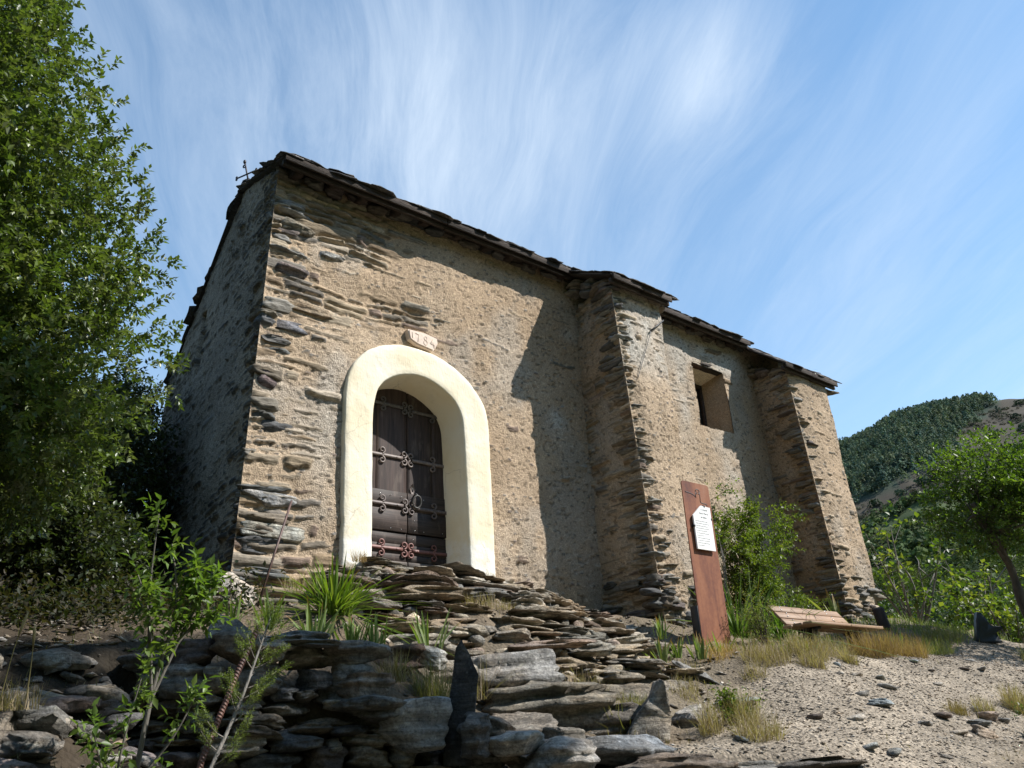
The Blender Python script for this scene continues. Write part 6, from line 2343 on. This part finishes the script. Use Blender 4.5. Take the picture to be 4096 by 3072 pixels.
def scatter_trees(P, H, Wd, r, pal, kind, nq=34, leafs=.20):
    n = len(P)
    u = r.random((n, nq))
    if kind == 'pine':
        t = u ** .75
        rad = (1 - t) ** .8 * .5 + .05
    else:
        t = .08 + .92 * u
        rad = .52 * np.sqrt(np.clip(1 - ((t - .5) / .52) ** 2, 0, 1))
    a = r.uniform(0, 6.28, (n, nq))
    q = np.sqrt(r.uniform(.35, 1, (n, nq))) * rad
    lump = 1 + .3 * np.sin(a * 3 + r.uniform(0, 6, (n, 1)))
    C_ = np.stack([np.cos(a) * q * Wd[:, None] * lump, np.sin(a) * q * Wd[:, None] * lump, t * H[:, None]], -1) + P[:, None]
    out = unit(np.stack([np.cos(a), np.sin(a), .55 + 0 * a], -1) + r.normal(0, .35, (n, nq, 3)))
    e1 = unit(np.cross(out, r.normal(size=(n, nq, 3))))
    e2 = np.cross(out, e1)
    s = (Wd[:, None] * leafs * r.uniform(.6, 1.4, (n, nq)))[..., None]
    V = np.stack([C_ - e1 * s, C_ - e2 * s * .7, C_ + e1 * s, C_ + e2 * s * .7], 2).reshape(-1, 3)
    F = (np.arange(n * nq)[:, None] * 4 + np.arange(4)[None])
    c = pal(r, n)[:, None] * r.uniform(.65, 1.35, (n, 1, 1)) * r.uniform(.85, 1.15, (n, nq, 1))
    c = np.repeat(c.reshape(-1, 3), 4, 0)
    return V, F, np.concatenate([c, np.ones((len(c), 1))], 1)


def hill_points(n, r, az0, az1, r0, r1):
    az = r.uniform(az0, az1, n)
    rr = np.sqrt(r.uniform(r0 ** 2, r1 ** 2, n))
    z = hill_z(az, rr)
    return az, rr, z, np.stack([rr * np.cos(np.radians(az)), rr * np.sin(np.radians(az)), z], 1)


r = np.random.default_rng(171)
az, rr, z, P = hill_points(10500, r, 11, 33, 300, RMAX + 4)
zn = hill_zone(az + r.normal(0, .35, len(az)), z / rr + .008 * vnoise(P[:, 0] * .02, P[:, 1] * .02, seed=4) + r.normal(0, .003, len(az)))
k = (zn == 1) & (vnoise(P[:, 0] * .05, P[:, 1] * .05, seed=19) > -.75)
V, F, c = scatter_trees(P[k], r.uniform(4, 10, k.sum()), r.uniform(5, 10, k.sum()), r, palette((.085, .105, .06), (.064, .096, .070), (.052, .084, .064), (.076, .106, .068), (.09, .112, .06)), 'pine', 85, .075)
tag(build('pine_wood', V, [F], M_FAR, None, c), 'dark bluish pine wood covering the shoulder of the hill', kind='stuff')

az, rr, z, P = hill_points(5200, r, 9, 34, 60, 640)
k = (hill_zone(az, z / rr) == -1) & (r.random(len(az)) < .85)
k &= vnoise(P[:, 0] * .03, P[:, 1] * .03, seed=9) > -.55
V, F, c = scatter_trees(P[k], r.uniform(2.5, 6, k.sum()), r.uniform(4, 8, k.sum()), r, palette((.050, .078, .026), (.068, .100, .028), (.036, .060, .028), (.085, .115, .030), (.058, .070, .032)), 'bush', 50, .14)
tag(build('hillside_scrub', V, [F], M_FAR, None, c), 'mixed green scrub and small trees covering the lower hillside', kind='stuff')

az, rr, z, P = hill_points(9000, r, 9, 34, 200, RMAX)
k = (hill_zone(az, z / rr) == 0) & (vnoise(P[:, 0] * .04, P[:, 1] * .04, seed=29) + r.normal(0, .3, len(az)) > .15)
V, F, c = scatter_trees(P[k], r.uniform(.6, 1.8, k.sum()), r.uniform(1.5, 4.5, k.sum()), r, palette((.070, .066, .045), (.055, .062, .038), (.082, .072, .055)), 'bush', 40, .13)
tag(build('heath_scrub', V, [F], M_FAR, None, c), 'low brownish scrub dotting the open slope', kind='stuff')

# bushes one can tell apart on the open slope
spots = [(17.2, .296), (16.2, .292), (16.9, .280), (18.6, .279), (19.1, .268), (20.4, .262), (17.6, .262), (21.8, .250), (23.2, .242), (18.0, .250), (16.3, .265), (24.6, .234), (22.4, .246), (19.8, .250), (16.8, .310), (18.3, .316), (26.2, .226)]
for i, (a, e) in enumerate(spots):
    q = np.linspace(60, RMAX, 900)
    zz = hill_z(np.full(900, a), q)
    j = int(np.argmin(abs(zz / q - e)))
    p = np.array([[q[j] * math.cos(math.radians(a)), q[j] * math.sin(math.radians(a)), zz[j] - .4]])
    s_ = r.uniform(6, 12)
    V, F, c = scatter_trees(p, np.array([s_ * .6]), np.array([s_]), r, palette((.030, .050, .03), (.04, .06, .03)), 'bush', 120, .11)
    tag(build('heath_bush', V, [F], M_FAR, None, c), 'dark round bush on the open heathy slope of the hill', 'bush', 'bushes dotted over the open slope')

# nearer trees below the path, one by one
r = np.random.default_rng(181)
MIDP = [palette((.055, .080, .018), (.072, .095, .02)), palette((.032, .050, .018), (.045, .066, .02)), palette((.085, .105, .024), (.062, .085, .018))]
for i, (a, d, e, s_, k) in enumerate([(28.0, 60, .115, 6.0, 0), (26.8, 75, .125, 7, 1), (25.5, 70, .105, 6, 2), (24.2, 85, .122, 8, 0), (23.0, 75, .098, 6.5, 1), (21.8, 90, .118, 8, 1), (20.4, 80, .10, 7, 2), (19.0, 95, .12, 9, 0), (17.6, 85, .10, 8, 1), (16.2, 95, .12, 9, 0),
                                      (29.2, 70, .14, 7, 1), (27.6, 110, .165, 9, 2), (26.0, 120, .160, 9, 0), (23.8, 130, .165, 10, 1), (21.0, 130, .160, 10, 0), (18.4, 140, .165, 10, 1), (28.6, 45, .07, 5, 1), (25.0, 48, .06, 5, 0), (22.4, 50, .055, 5, 1), (19.5, 55, .06, 6, 0), (17.0, 55, .06, 6, 2), (14.5, 60, .07, 7, 1)]):
    x, y = d * math.cos(math.radians(a)), d * math.sin(math.radians(a))
    zt = d * e
    z0_ = min(float(hill_z(np.array([a]), np.array([float(d)]))[0]), zt - s_ * .7)
    t = thing('hillside_tree', 'rounded green tree on the slope below the hill', 'tree', (x, y, z0_), 'trees on the slope below the hill')
    m = MB()
    m.add(*tube([(x, y, z0_ - .5), (x, y, (z0_ + zt) / 2), (x, y, zt - s_ * .25)], [.22, .16, .08], 6), (.08, .065, .05))
    m.build('trunk', M_BARK, t)
    bl = [((x + r.normal(0, s_ * .22), y + r.normal(0, s_ * .22), zt - s_ * r.uniform(.28, .6)), tuple(s_ * r.uniform(.22, .36) for _ in range(3))) for _ in range(6)]
    B, O = blob_points(bl, 1700, r, 90 + i, .1, 6 / s_)
    D = unit(O + r.normal(0, .5, O.shape))
    V, F, c = twigs(B, D, r, 6, s_ * .05, s_ * .022, s_ * .014, MIDP[k])
    build('crown', V, [F], M_FAR, t, c)
